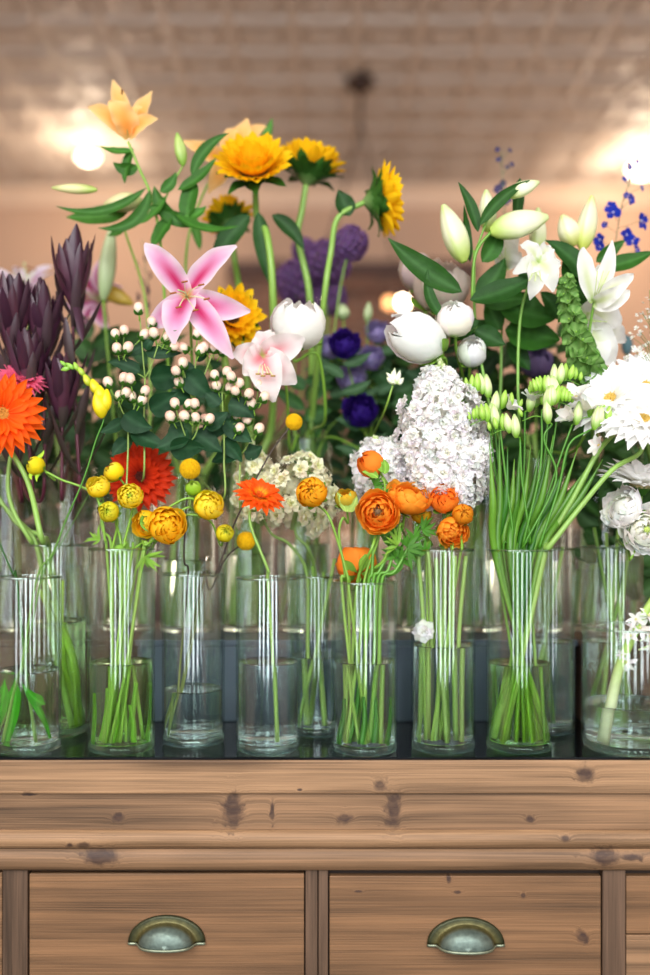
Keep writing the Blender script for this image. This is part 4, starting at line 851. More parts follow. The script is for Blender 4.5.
hypericum('hypericum stem with berries between pink lily and sunflower petals', 'B4', 1.57, (192, 398), [(197, 345, [(197, 334), (187, 347), (199, 350)]), (212, 355, [(206, 347), (214, 348), (221, 350)]), (184, 372, [(183, 364), (181, 382), (178, 371)])],
          [(186, 372, 212, 398, 26, .2), (196, 368, 170, 378, 20, 0), (192, 398, 160, 400, 20, .3), (196, 360, 210, 352, 9, 0)], [(192, 500), (193, 450)])
hypericum('hypericum stem with two neat rows of berries over the craspedia', 'B4', 1.54, (190, 442), [(180, 420, [(176, 404), (173, 417), (187, 404)]), (200, 422, [(196, 404), (188, 416), (197, 418), (207, 419)])],
          [(188, 430, 156, 448, 24, .2), (194, 432, 222, 452, 24, -.2), (184, 425, 168, 432, 14, 0), (170, 450, 205, 448, 24, .5), (205, 428, 228, 412, 18, 0)], [(190, 510), (191, 470)], off=(-.2, -.3))
hypericum('hypericum stem with berries fanning right under the pink striped lily', 'B4', 1.56, (224, 430), [(222, 392, [(216, 375), (226, 372), (218, 386), (228, 388)]), (242, 396, [(233, 377), (240, 384), (237, 391), (247, 394)]), (256, 402, [(258, 385), (262, 397), (253, 404)])],
          [(226, 420, 252, 442, 22, .2), (222, 418, 204, 440, 24, -.2), (228, 405, 254, 418, 22, 0), (222, 440, 242, 462, 18, .3), (220, 405, 205, 392, 18, 0)], [(222, 500), (224, 460)], off=(.3, 0))
hypericum('hypericum stem with sparse berries above the mini gerbera', 'B5', 1.58, (240, 455), [(232, 428, [(218, 419), (236, 415), (237, 428)]), (252, 434, [(257, 429), (248, 420)]), (211, 432, [(206, 419), (204, 431)])],
          [(238, 450, 212, 462, 20, .2), (242, 440, 226, 412, 20, 0), (244, 452, 262, 446, 18, 0)], [(240, 510)])
# leucadendron
LD = hx('432338'); LD2 = hx('5a3242'); LG = hx('4a4f3a')
def leuca(label, vk, heads, mids, off=None, leaves=22):
    t = start('leucadendron', label, 'leucadendron', vk, off, 'leucadendron stems'); x, y, D, L, n, r0 = heads
    H = P(x, y, D); pth = stem(t, [(a, b, D) for a, b in mids], H, .0032, hx('5e2638'), pre=.01, n=n)
    M = frame(H, n)
    for ring, (cnt, a0, a1, lf, w) in enumerate(((4, 10, -8, .82, .032), (5, 26, -10, .95, .030), (6, 36, -2, 1.0, .022))):
        for i in range(cnt):
            c0 = lerp(LD, LD2, R.random()); mb = MB(); ray(mb, px(L, D) * lf * R.uniform(.85, 1.08), w * R.uniform(.85, 1.15), a0 + R.uniform(-5, 7), a1 + R.uniform(-8, 10), 2 * PI * (i + .5 * ring + R.uniform(-.2, .2)) / cnt, z0=-.012 * ring, r0=.003, prof=pf_oblong, cup=.45, col=lambda u, v: lerp(c0, hx('2c1826'), sm(.5, 1, u) * .6), nu=10, nv=5, M=M); mb.build('leaf', WAXY, t)
    for i in range(leaves):
        k = len(pth) - 2 - int(i * .9); 
        if k < 17: break
        c = pth[k]; d = (pth[k + 1] - pth[k]).normalized(); Mc = frame(c, d, 0); g = clamp(i / leaves * 1.1); c0 = lerp(LD, LG, g * .75)
        mb = MB(); ray(mb, px(L, D) * R.uniform(.6, .95), .017, 42 + R.uniform(-8, 8), 12 + R.uniform(-10, 10), i * 2.4, prof=pf_oblong, cup=.35, col=lambda u, v: lerp(c0, LD, u * .6), nu=9, nv=5, M=Mc); mb.build('leaf', WAXY, t)
leuca('tallest dark purple leucadendron, its pointed head clear against the wall', 'B2', (73, 294, 1.66, 74, (0, -.05, 1), 0), [(80, 500), (74, 380)])
leuca('dark purple leucadendron head just left of the tallest one', 'B1', (44, 342, 1.66, 74, (-.03, -.1, 1), 0), [(42, 500), (44, 400)])
leuca('dark purple leucadendron head nearest the left edge', 'B1', (12, 340, 1.64, 74, (.02, -.1, 1), 0), [(22, 500), (12, 400)])
leuca('lower dark leucadendron shoot between the two left heads', 'B1', (28, 385, 1.62, 70, (0, -.1, 1), 0), [(32, 500), (28, 430)], leaves=14)
leuca('lower dark leucadendron shoot right of the orange gerbera', 'B2', (62, 410, 1.64, 70, (0, -.1, 1), 0), [(62, 500), (62, 450)], leaves=14)

# pink lily
def lilycol(mid, edge, stripe, green=hx('c9d67a')):
    def f(u, v):
        c = lerp(edge, mid, sm(1.0, .35, abs(v)) * sm(1.05, .6, u)); c = lerp(c, stripe, sm(.55, .05, abs(v)) * sm(.80, .30, u))
        return lerp(green, c, sm(.0, .14, u))
    return f
def petalpx(t, C, tip, w, D, dd, arch, col, twist=0., tipc=.06, ruf=.05, cup=.35, side=0., prof=pf_lily, mat=PETAL):
    mb = MB(); blade(mb, P(*C, D), P(*tip, D + dd), px(w, D), prof, arch, px(side, D), (0, -1, 0), twist, cup, ruf, 6, tipc, col, 18, 11, R.random() * 6); return mb.build('petal', mat, t)
PK = lilycol(hx('eba4d2'), hx('fae6f4'), hx('d42c6c'), hx('f0c860'))
t = start('stargazer_lily', 'large open pink stargazer lily with white petal edges', 'lily', 'B4', (0, 0), 'open lilies'); D = 1.58; C = (187, 297)
stem(t, [(196, 450, 1.75), (192, 360, 1.66), (190, 315, 1.62)], P(187, 299, 1.60), .003, hx('7fb04a'))
for (tx, ty, w, dd, ar, sd) in ((142, 241, 26, -.03, .014, 2), (237, 243, 24, -.02, .012, -2), (251, 311, 28, -.02, .012, 3), (232, 358, 27, -.04, .012, -2), (172, 342, 32, -.05, .012, 0), (146, 326, 26, -.01, .012, -3)): petalpx(t, C, (tx, ty), w, D, dd, ar, PK, R.uniform(-.2, .2), .10, side=sd)
for i in range(6):
    a = i * PI / 3 + .2; e = P(187 + 17 * math.cos(a) + 3, 296 + 15 * math.sin(a), D - .045); mb = MB(); mb.tube(catmull([P(187, 297, D), P(187 + 6 * math.cos(a), 295 + 6 * math.sin(a), D - .03), e], 4), .0008, hx('dfe6b0'), 5); s = mb.build('stamen', STEM, t)
    mb = MB(); mb.tube([e + Vector((-.005, 0, -.001)), e, e + Vector((.005, 0, .001))], .0015, hx('a8683a'), 6); mb.build('anther', DISC, s)
mb = MB(); mb.tube(catmull([P(187, 297, D), P(185, 293, D - .04), P(178, 290, D - .06)], 5), .0014, hx('c3d79a'), 6); mb.build('pistil', STEM, t)
t = start('stargazer_lily', 'blurred dark pink lily far behind the tall purple leucadendron', 'lily', 'B3', (0, .3), 'open lilies'); H = P(104, 300, 1.98); stem(t, [(118, 400, 1.95)], H, .003, G_MID); lily(t, H, (-.55, -.75, .1), .10, .036, lilycol(hx('b8558c'), hx('e6cfe2'), hx('8e2a5c')), a0=35, a1=110)
budpx(t, 100, 288, 133, 304, 16, 1.9, hx('b59a2a'), hx('d9b84a'))
t = start('white_lily', 'blurred pale lily tips behind the left leucadendron heads', 'lily', 'B1', (0, .3), 'open lilies'); H = P(28, 300, 2.0); stem(t, [(24, 400, 1.95)], H, .003, G_MID); lily(t, H, (0, -.4, .8), .10, .034, lilycol(hx('dcc6da'), hx('ece6f0'), hx('c48ab0')), a0=20, a1=85)
# white and pink striped lily facing down
WP = lilycol(hx('f3dfe0'), hx('f9f3f1'), hx('e88a94'))
t = start('pink_striped_lily', 'white lily with pink stripes drooping below the white peony', 'lily', 'B6', (-.3, -.2), 'open lilies'); D = 1.58; C = (262, 356); stem(t, [(290, 450, 1.75), (285, 380, 1.64)], P(266, 356, 1.60), .0028, G_STEM)
for (tx, ty, w, dd, ar) in ((232, 352, 24, -.01, .01), (243, 375, 30, -.03, .012), (274, 402, 34, -.04, .014), (297, 384, 32, -.02, .012), (306, 338, 30, -.02, .012), (272, 330, 24, 0, .01)): petalpx(t, C, (tx, ty), w, D, dd, ar, WP, R.uniform(-.3, .3), .08, .08)
for i in range(4): 
    e = P(258 + 5 * i, 374 + 2 * (i % 2), D - .05); mb = MB(); mb.tube([P(262, 358, D), e], .0008, hx('dfe6b0'), 5); s = mb.build('stamen', STEM, t); mb = MB(); mb.tube([e + Vector((-.004, 0, 0)), e, e + Vector((.004, 0, 0))], .0014, hx('b8944a'), 6); mb.build('anther', DISC, s)
# peonies / tulips
WH = (hx('fffdf9'), hx('fbf8f2'), hx('ffffff'))
def peony(label, vk, x, y, r, n, mids, D, op=.2, sz=1., cnt=5, layers=6, ruf=.05, cols=WH, off=None):
    return ranunculus(label, vk, x, y, r, n, cols, mids, D=D, openness=op, layers=layers, cnt=cnt, ruf=ruf, sz=sz, name='peony', cat='peony', rad=.003, group='white peonies', off=off)
peony('white peony bloom above the drooping pink striped lily', 'B6', 298, 324, 27, (.1, -.35, .8), [(325, 420, 1.7), (318, 355, 1.62)], 1.60, .35, .9, ruf=.07)
peony('large egg shaped white peony bud lying to the left', 'B8', 416, 338, 24, (-.72, -.3, .30), [(440, 420, 1.7), (446, 365, 1.6)], 1.555, .12, 1.35, cnt=4, layers=5, ruf=.03)
peony('round white peony bud right of the large egg shaped one', 'B8', 455, 319, 19, (-.1, -.5, .6), [(462, 400, 1.7)], 1.57, .08, .9, cnt=5, layers=5)
peony('pale peony bloom behind the round bud, below the long dark leaf', 'B8', 440, 287, 28, (0, -.5, .7), [(446, 400, 1.75)], 1.68, .3, .9, cnt=5, cols=(hx('e6d6cc'), hx('e2d0c6'), hx('f1e6de')))
peony('pale peony petals behind the first dark leaf, left of the round bloom', 'B7', 418, 272, 17, (-.3, -.5, .6), [(425, 400, 1.8)], 1.74, .3, 1.1, cols=(hx('e2d2c8'), hx('dfcfc5'), hx('f0e4dc')))
peony('small white peony bud just above the tall white stock', 'B8', 472, 352, 14, (0, -.6, .5), [(468, 400, 1.7)], 1.60, .2, 1.1)
# lisianthus
DP = (hx('3a1f8a'), hx('2c1670'), hx('4a2c9c')); LV = (hx('a79ad0'), hx('9c8cc8'), hx('c6bce4'))
def lis(label, x, y, r, cols, vk='B7', D=1.78, n=(-.1, -.8, .4)):
    t = ranunculus(label, vk, x, y, r, n, cols, [(370, 450, 1.8)], D=D, openness=.8, layers=6, cnt=5, ruf=.09, name='lisianthus', cat='lisianthus', rad=.0018, group='lisianthus flowers')
    for i in range(3): leafpx(t, x + R.uniform(-4, 4), y + 20 + 14 * i, x + R.choice((-1, 1)) * 26, y + 8 + 14 * i, 11, D, 3, col=hx('3d5f3c'))
lis('deep violet lisianthus just right of the white peony', 345, 344, 15, DP)
lis('deep violet lisianthus lower, left of the tall white stock', 361, 411, 17, DP)
lis('lavender lisianthus between the white peony and deep violet flower', 330, 347, 12, LV, 'B6', 1.84)
lis('lavender lisianthus right of the upper violet flower', 371, 358, 13, LV, 'B7', 1.86); lis('lavender lisianthus under the upper violet flower', 352, 378, 14, LV, 'B6', 1.84)
lis('lavender lisianthus close to the large egg shaped peony bud', 378, 332, 12, LV, 'B7', 1.9); lis('dusty violet flower low among the dark leaves by the sunflower stems', 366, 458, 9, DP, 'B7', 1.84)
t = start('lisianthus_bud', 'blurred pale green bud between allium and deep violet flower', 'bud', 'B6', (.3, .2), 'pale green buds'); stem(t, [(350, 400, 1.9)], P(343, 318, 1.9), .0016, G_STEM); budpx(t, 343, 320, 342, 304, 14, 1.9, hx('9cb87a'), hx('c8d8a8'))
t = start('lisianthus_bud', 'slim pale green bud further right, under the lit bulb', 'bud', 'B7', (.1, .3), 'pale green buds'); stem(t, [(368, 400, 1.9)], P(367, 322, 1.9), .0016, G_STEM); budpx(t, 367, 322, 369, 302, 9, 1.9, hx('9cb87a'), hx('c8d8a8'))
# alliums
def allium(label, vk, x, y, r, D, mids, c1=hx('9670ac'), c2=hx('c09ace')):
    t = start('allium', label, 'allium', vk, None, 'purple alliums'); H = P(x, y, D); stem(t, [(a, b, D) for a, b in mids], H, .0022, hx('86b04a')); rr = px(r, D)
    fm = floret_meshes(rr * .30, (c1, c2), 6, 3, hx('8a9a5a'), layers=1, nm='floret', a=(35, 80), W=.45, prof=pf_lily)
    mb = MB(); ball(mb, H, rr * .5, c1, 14, 10); mb.build('flower_core', DISC, t)
    for i in range(95):
        zz = 1 - 2 * (i + .5) / 95; a = i * 2.39996; q = math.sqrt(1 - zz * zz); d = Vector((q * math.cos(a), q * math.sin(a), zz)); inst(fm[i % 3], 'floret', t, frame(H + d * rr * R.uniform(.72, .86), rough_vec(d, .2), R.random() * 6))
allium('purple allium ball between the sunflower stems and the back facing sunflower', 'B6', 351, 243, 18, 1.88, [(325, 400), (340, 290)])
allium('purple allium ball lower left of the clearest one', 'B6', 328, 262, 24, 2.02, [(322, 400)]); allium('purple allium ball farthest left between sunflower stems', 'B5', 298, 282, 24, 2.08, [(290, 400)]); allium('small faded purple allium above the other blurred ones', 'B5', 304, 250, 13, 2.1, [(300, 400)])
allium('small purple allium right beside the white peony top', 'B6', 330, 298, 18, 2.05, [(326, 400)])
# sunflowers
def sunf(label, vk, x, y, rp, n, D, mids, leaves=(), cnt=22, rad=.0072, pre=.05, up=0):
    t = start('sunflower', label, 'sunflower', vk, None, 'sunflowers'); H = P(x, y, D); n = Vector(n).normalized(); r = px(rp, D)
    stem(t, [(a, b, (q[0] if q else D)) for a, b, *q in mids], H - n * r * .36, rad, hx('86b04e'), n=n, pre=pre)
    sunflower_head(t, H, n, r, up=up, cnt=cnt)
    for l in leaves: leafpx(t, *l, col=G_DEEP)
    return t
sunf('sunflower with upturned full face, leftmost of the three big ones', 'B5', 254, 171, 36, (-.02, -.80, .58), 1.72, [(272, 420, 1.84), (273, 300), (267, 235)], [(258, 212, 269, 284, 18, 1.73), (250, 215, 212, 268, 22, 1.74, 4), (272, 215, 304, 250, 16, 1.74, -4)], up=8)
sunf('sunflower seen from the side behind the leftmost one', 'B6', 309, 172, 34, (.22, .02, .92), 1.80, [(312, 420, 1.86), (310, 300), (298, 240)], up=12, pre=.035)
sunf('sunflower turned away to the right, showing its green back', 'B6', 377, 201, 33, (.90, .12, .10), 1.72, [(312, 420, 1.84), (324, 300), (331, 252)], [(350, 216, 338, 190, 20, 1.71)], rad=.006)
sunf('small amber sunflower peeping out behind the pink lily', 'B4', 231, 318, 30, (.35, -.9, .1), 1.68, [(224, 440, 1.8), (226, 370)], cnt=18)
sunf('sunflower mostly hidden behind the lily leaves, lower left of the big one', 'B5', 229, 222, 24, (-.2, .5, .8), 1.86, [(250, 420), (240, 300)], cnt=16)

# peach lilies
PC = lilycol(hx('ffc470'), hx('ffd898'), hx('fbb254'), hx('f0d48a'))
t = start('peach_lily', 'peach lily blooming alone at the very top left', 'lily', 'B4', (-.2, .2), 'open lilies'); D = 1.68; stem(t, [(172, 430, 1.8), (162, 260, 1.7), (152, 200, 1.69), (139, 168, 1.68)], P(128, 142, 1.68), .0028, hx('86b648'))
for (tx, ty, w, dd, ar, sd, tw) in ((112, 77, 19, .02, -.006, 1, .1), (150, 89, 20, .02, -.008, -2, -.2), (158, 118, 16, -.01, .006, -4, 0), (86, 105, 18, -.01, .006, 4, 0), (140, 104, 20, .0, .004, -3, -.5), (108, 100, 26, -.03, .010, 3, .3)): petalpx(t, (129, 138), (tx, ty), w, D, dd, ar, PC, tw, .10, .05, side=sd)
e = P(122, 92, D - .02); mb = MB(); mb.tube([P(128, 136, D - .008), e], .001, hx('c9b46a'), 6); s = mb.build('stamen', STEM, t); mb = MB(); mb.tube([e + Vector((0, 0, -.004)), e, e + Vector((0, 0, .004))], .0017, hx('7a4a1a'), 6); mb.build('anther', DISC, s)
for l in ((134, 150, 100, 146, 9, D, -4), (133, 148, 125, 184, 11, D, 3), (138, 166, 113, 162, 13, D, -5), (146, 188, 56, 206, 10, D, -14), (150, 190, 98, 228, 13, D, -15), (154, 186, 206, 224, 14, D, 15), (192, 176, 229, 133, 13, D, -7), (196, 182, 186, 226, 20, D, 3), (176, 214, 238, 226, 13, D, 14), (172, 218, 152, 250, 20, D, 2), (160, 192, 176, 172, 12, D, 3), (178, 190, 216, 158, 13, D, 4), (166, 196, 140, 224, 12, D, -4), (184, 216, 206, 206, 14, D, 4), (148, 205, 186, 214, 9, D, 3)): leafpx(t, *l, col=lerp(G_DARK, G_MID, R.random() * .6), twist=R.uniform(-.5, .5))
budpx(t, 183, 166, 177, 133, 12, D, hx('7fae3e'), hx('b8cf7a')); budpx(t, 97, 190, 52, 188, 10, D, hx('9db84a'), hx('d9d39a')); budpx(t, 142, 201, 104, 205, 19, D + .03, hx('b9c07a'), hx('ddd2a0'))
leafpx(t, 128, 212, 66, 217, 20, D + .05, -3, col=G_MID, arch=.004)
mb = MB(); mb.tube(catmull([P(160, 235, 1.7), P(165, 200, 1.69), P(186, 160, 1.68)], 6), .0017, hx('86b648'), 6); mb.build('branch', STEM, t)
t = start('peach_lily', 'peach lily half hidden behind the leftmost big sunflower', 'lily', 'B5', (-.4, .2), 'open lilies'); D = 1.80; stem(t, [(226, 420, 1.84), (190, 300, 1.8), (188, 240, 1.8), (205, 190, 1.8)], P(222, 165, 1.8), .003, hx('86b648'))
for (tx, ty, w, dd, ar, sd) in ((184, 140, 19, -.06, .008, -3), (247, 118, 24, 0, -.004, 3), (266, 124, 20, .02, 0, -3), (208, 192, 22, -.05, .01, -4), (232, 126, 20, 0, .01, 2)): petalpx(t, (226, 160), (tx, ty), w, D, dd, ar, PC, 0, .06, side=sd)
leafpx(t, 258, 150, 272, 118, 10, D, 2, col=G_MID); leafpx(t, 200, 250, 184, 196, 10, D, 2, col=G_MID)
t = start('green_bud_stem', 'pale green leaf sheath standing right of the tallest leucadendron', 'bud', 'B3', (0, .1)); stem(t, [(112, 400, 1.85)], P(103, 300, 1.85), .003, G_STEM); budpx(t, 103, 300, 112, 225, 17, 1.85, hx('a8bf8a'), hx('c6d6a8'))
t = start('lily_stem', 'pale green lily stem slanting right behind the pink lily', 'stem', 'B3', (.3, .1)); stem(t, [(150, 420, 1.8), (146, 305, 1.8)], P(124, 228, 1.74), .0028, hx('98c055'))
leafpx(t, 124, 230, 108, 236, 8, 1.74, col=G_MID)

# right hand white lilies
WL = lilycol(hx('f3f4ec'), hx('fafaf8'), hx('dfe8b8'), hx('bcd67a')); D = 1.60; BW0, BW1 = hx('b5cf62'), hx('eef0cf')
def wl(label, vk, C, tips, D, mids, leaves=(), buds=()):
    t = start('white_lily', label, 'lily', vk, None, 'open lilies'); stem(t, [(a, b, D + .03) for a, b in mids], P(*C, D + .005), .0028, hx('7fb04a'))
    for (tx, ty, w, dd, ar, sd) in tips: petalpx(t, C, (tx, ty), w, D, dd, ar, WL, R.uniform(-.25, .25), .12, .07, side=sd)
    if tips:
        for i in range(3):
            e = P((C[0] + tips[0][0]) / 2 + 6 * i - 6, (C[1] + tips[0][1]) / 2, D - .045); mb = MB(); mb.tube([P(*C, D), e], .0008, hx('d7e6a0'), 5); mb.build('stamen', STEM, t)
    for l in leaves: leafpx(t, *l, col=lerp(G_DARK, G_DEEP, R.random()), twist=R.uniform(-.3, .3))
    for b in buds: budpx(t, *b[:5], b[5] if len(b) > 5 else D, *(b[6:] or (BW0, BW1)))
    return t
t = wl('white lily stem with plump green buds, tallest at the right', 'B9', (474, 250), [], 1.58, [(492, 430), (476, 330)],
       [(470, 300, 538, 274, 24, 1.565, 4), (462, 292, 388, 238, 24, 1.57, -4), (478, 232, 458, 182, 12, 1.58, 3), (480, 225, 530, 180, 13, 1.57, -5), (470, 262, 464, 205, 9, 1.6, 0), (482, 262, 500, 225, 20, 1.6, 3), (446, 320, 428, 268, 12, 1.57, -8), (475, 330, 505, 345, 22, 1.6, 0), (476, 300, 505, 258, 24, 1.62, 3), (478, 320, 450, 345, 18, 1.6, 3), (484, 305, 530, 300, 20, 1.63, -3), (520, 178, 515, 235, 12, 1.62, 0)],
       [(464, 262, 443, 205, 25), (490, 232, 548, 217, 27), (506, 196, 539, 182, 15), (488, 232, 486, 190, 18, 1.62)])
mb = MB(); mb.tube(catmull([P(472, 300, 1.585), P(474, 262, 1.58), P(480, 245, 1.58), P(492, 231, 1.58)], 5), .0026, hx('6da036'), 7); mb.build('branch', STEM, t)
mb = MB(); mb.tube(catmull([P(476, 250, 1.585), P(490, 215, 1.58), P(508, 195, 1.58)], 5), .0018, hx('6da036'), 7); mb.build('branch', STEM, t)
wl('white lily with ruffled petals in the middle of the right lilies', 'B10', (538, 262), [(532, 300, 22, -.03, .012, 3), (562, 262, 20, -.01, .01, 3), (512, 272, 20, -.02, .012, -3), (553, 292, 22, -.03, .012, -3), (519, 242, 16, 0, .01, 0), (548, 243, 16, .01, .01, 0)], 1.58, [(520, 430), (520, 320)], [(500, 300, 556, 318, 40, 1.64, 5), (505, 330, 560, 340, 36, 1.66, 0), (520, 290, 545, 250, 22, 1.63, 0), (500, 330, 486, 300, 20, 1.66, 0)], [(537, 255, 538, 208, 17, 1.63)])
wl('white lily turned upward behind the green buds', 'B9', (505, 268), [(494, 228, 24, .0, .01, 2), (516, 222, 22, 0, .01, -2), (507, 238, 24, -.02, .012, 0), (520, 250, 18, 0, .01, 0)], 1.66, [(498, 430), (502, 320)], [(495, 340, 470, 320, 22, 1.68, 0), (510, 345, 530, 370, 20, 1.68, 0)])
wl('white lily opening to the right beside the bells of Ireland', 'B11', (594, 302), [(613, 240, 17, 0, -.008, 3), (584, 243, 18, 0, .01, -4), (637, 274, 18, -.02, .01, -3), (632, 290, 20, -.03, .012, 3), (601, 262, 16, .02, .0, 0), (626, 284, 16, -.05, .01, 2)], 1.56, [(592, 430), (588, 350)], [(590, 285, 545, 240, 24, 1.60, 6), (598, 268, 654, 251, 18, 1.62, 3), (596, 262, 625, 240, 14, 1.64, 0), (585, 300, 562, 262, 28, 1.61, 0), (580, 330, 592, 290, 24, 1.63, 0), (560, 320, 540, 292, 22, 1.64, 3), (575, 285, 600, 330, 20, 1.65, -3)], [(574, 246, 562, 215, 22, 1.62, hx('c9cf6a'), hx('f2f0cf')), (582, 250, 592, 196, 20, 1.62, hx('c6d45a'), hx('f0f0cc'))])
wl('white lily hanging low right of the bells of Ireland', 'B11', (580, 318), [(622, 326, 34, -.01, .012, -4), (617, 366, 36, -.02, .014, 2), (596, 380, 34, -.02, .014, -2), (574, 352, 26, -.0, .01, 0), (630, 342, 24, .01, .01, 0)], 1.62, [(596, 430), (582, 350)])
# bells of Ireland
t = start('bells_of_ireland', 'green bells of Ireland spike between the white lilies and freesia', 'bells of Ireland', 'B10', (.4, -.3)); D = 1.56; axis = [P(600, 400, D), P(588, 370, D), P(576, 335, D), P(568, 300, D), P(566, 278, D)]
stem(t, [(575, 450, 1.62)], axis[0], .003, G_STEM); ap = catmull(axis, 8); mb = MB(); mb.tube(ap, .003, G_STEM, 7); mb.build('spike_axis', STEM, t)
bells = []
for q in range(3):
    mb = MB(); mb.lathe([(.0015, 0), (.005, .003), (.009, .010), (.0145, .017), (.0155, .018)], lambda u, a: lerp(hx('a2c878'), hx('5a8a3a'), u + .25 * math.sin(5 * a)), 20, None, 5, .09)
    mb.lathe([(.0005, .006), (.0022, .008), (.002, .011), (.0004, .013)], hx('a8d860'), 8); bells.append(mb.mesh('bell', LEAF))
for i in range(64):
    u = i / 63; k = min(len(ap) - 2, int(u * (len(ap) - 1))); c = ap[k]; ax = (ap[k + 1] - ap[k]).normalized(); ph = i * 2.4; e1 = ax.orthogonal().normalized(); e2 = ax.cross(e1); d = e1 * math.cos(ph) + e2 * math.sin(ph)
    s = lerp((1.38,), (.5,), u ** .9)[0]; inst(bells[i % 3], 'bell', t, frame(c + d * .004, (d + ax * (.1 + .8 * u)).normalized(), R.random() * 6, s))
# delphiniums
def delph(label, vk, D, stalk, fl, c1, c2, mids, sz_=.014):
    t = start('delphinium', label, 'delphinium', vk, None, 'delphinium spikes'); stem(t, [(a, b, D) for a, b in mids] + [(a, b, D) for a, b in stalk[:-1]], P(*stalk[-1], D), .0016, hx('6a7a5a'), taper=.5)
    fm = floret_meshes(sz_, (c1, c2), 5, 3, hx('e8e8f4'), layers=1, nm='floret', a=(50, 85), W=.9, prof=pf_round)
    for (x, y, s) in fl:
        dx = (x - 620) / 20 if x > 560 else (x - 503) / 10; H = P(x, y, D - .01 + R.uniform(-.015, .015)); inst(fm[R.randrange(3)], 'floret', t, frame(H, (dx * .6 + R.uniform(-.4, .4), -.8, R.uniform(-.2, .4)), R.random() * 6, s))
        cl = min(stalk, key=lambda q: abs(q[1] - y - 6)); mb = MB(); mb.tube([P(cl[0], y + 8, D), H], .0006, hx('7a8a6a'), 5); mb.build('stalk', STEM, t)
BL1, BL2 = hx('2438b4'), hx('3a4ccc')
delph('bright blue delphinium spike high at the right edge', 'B12', 1.74, [(612, 340), (612, 300), (614, 262), (617, 232), (622, 205), (630, 180), (634, 160)], [(613, 213, 1.15), (611, 207, .8), (640, 221, 1.2), (626, 235, 1.), (632, 242, 1.), (600, 240, .9), (600, 247, .7), (630, 200, .75), (626, 196, .5), (641, 188, .5), (629, 167, .5), (624, 179, .45), (645, 173, .5), (637, 163, .4), (606, 305, 1.3), (613, 300, 1.1), (618, 290, .7), (602, 312, 1.), (598, 320, .9), (636, 250, .6), (605, 225, .5)], BL1, BL2, [(625, 430)])
delph('faint violet delphinium tip above the white lily buds', 'B9', 1.86, [(508, 300), (507, 240), (504, 200), (502, 170), (502, 150)], [(497, 150, .45), (509, 151, .45), (499, 160, .5), (511, 165, .5), (507, 168, .4), (499, 190, .8), (503, 184, .6), (506, 200, .8), (498, 205, .7)], hx('4a4470'), hx('5a5488'), [(498, 420)])
delph('blue delphinium florets low behind the bells of Ireland', 'B11', 1.84, [(590, 430), (594, 395), (596, 370)], [(596, 388, .9), (590, 395, .8), (600, 378, .6), (592, 380, .9)], BL1, BL2, [(594, 450)])
delph('deep violet larkspur behind the stargazer lily', 'B3', 1.98, [(148, 380), (148, 300), (146, 270), (142, 240)], [(144, 282, .9), (150, 290, .9), (140, 297, .8), (150, 305, 1), (138, 265, .6), (146, 258, .6), (152, 275, .7)], hx('4a3a60'), hx('6a5080'), [(146, 420)])
t = start('lilac_flower', 'soft lilac round flower blurred behind the freesia buds', 'flower', 'B10', (-.3, .3)); H = P(536, 362, 1.86); stem(t, [(536, 430, 1.86)], H, .002, G_STEM); ball_flower(t, H, (0, -.7, .5), px(17, 1.86), (hx('8a7ab0'), hx('8070a8'), hx('a898c8')), .3, 5, cnt=6)
t = start('teal_thistle', 'blurred grey green thistle head behind the white waxflower', 'thistle', 'B12', (.2, .3)); H = P(627, 345, 1.9); stem(t, [(628, 430, 1.9)], H, .002, G_STEM); mb = MB(); ball(mb, H, px(8, 1.9), hx('5f7f86'), 16, 12, None, .7, 1.25, .1)
mb.v = [v for v in mb.v]; mb.build('flower_head', DISC, t)
# waxflower at the right edge
t = start('waxflower', 'fine sprig of tiny white waxflower blossoms at the right edge', 'waxflower', 'B12', (.5, -.4)); D = 1.58; stem(t, [(655, 430, 1.66)], P(650, 290, D), .0012, hx('6f8a4a')); wf = floret_meshes(.0052, (hx('f2f2ec'),), 5, 2, hx('8fb05a'), layers=1, nm='blossom', a=(45, 80), W=.8)
for i in range(64):
    y = 296 + 66 * (i / 63) ** .8; x = 650 + R.uniform(-1, 1) * (6 + 22 * (y - 290) / 70); H = P(x, y, D + R.uniform(-.02, .02)); inst(wf[i % 2], 'blossom', t, frame(H, rough_vec((0, -.7, .5), .7), 0, .6 + .6 * (y - 290) / 70))
    if i % 3 == 0: mb = MB(); mb.tube([P(650, y + 12, D), H], .0005, hx('6f8a4a'), 4); mb.build('twig', STEM, t)

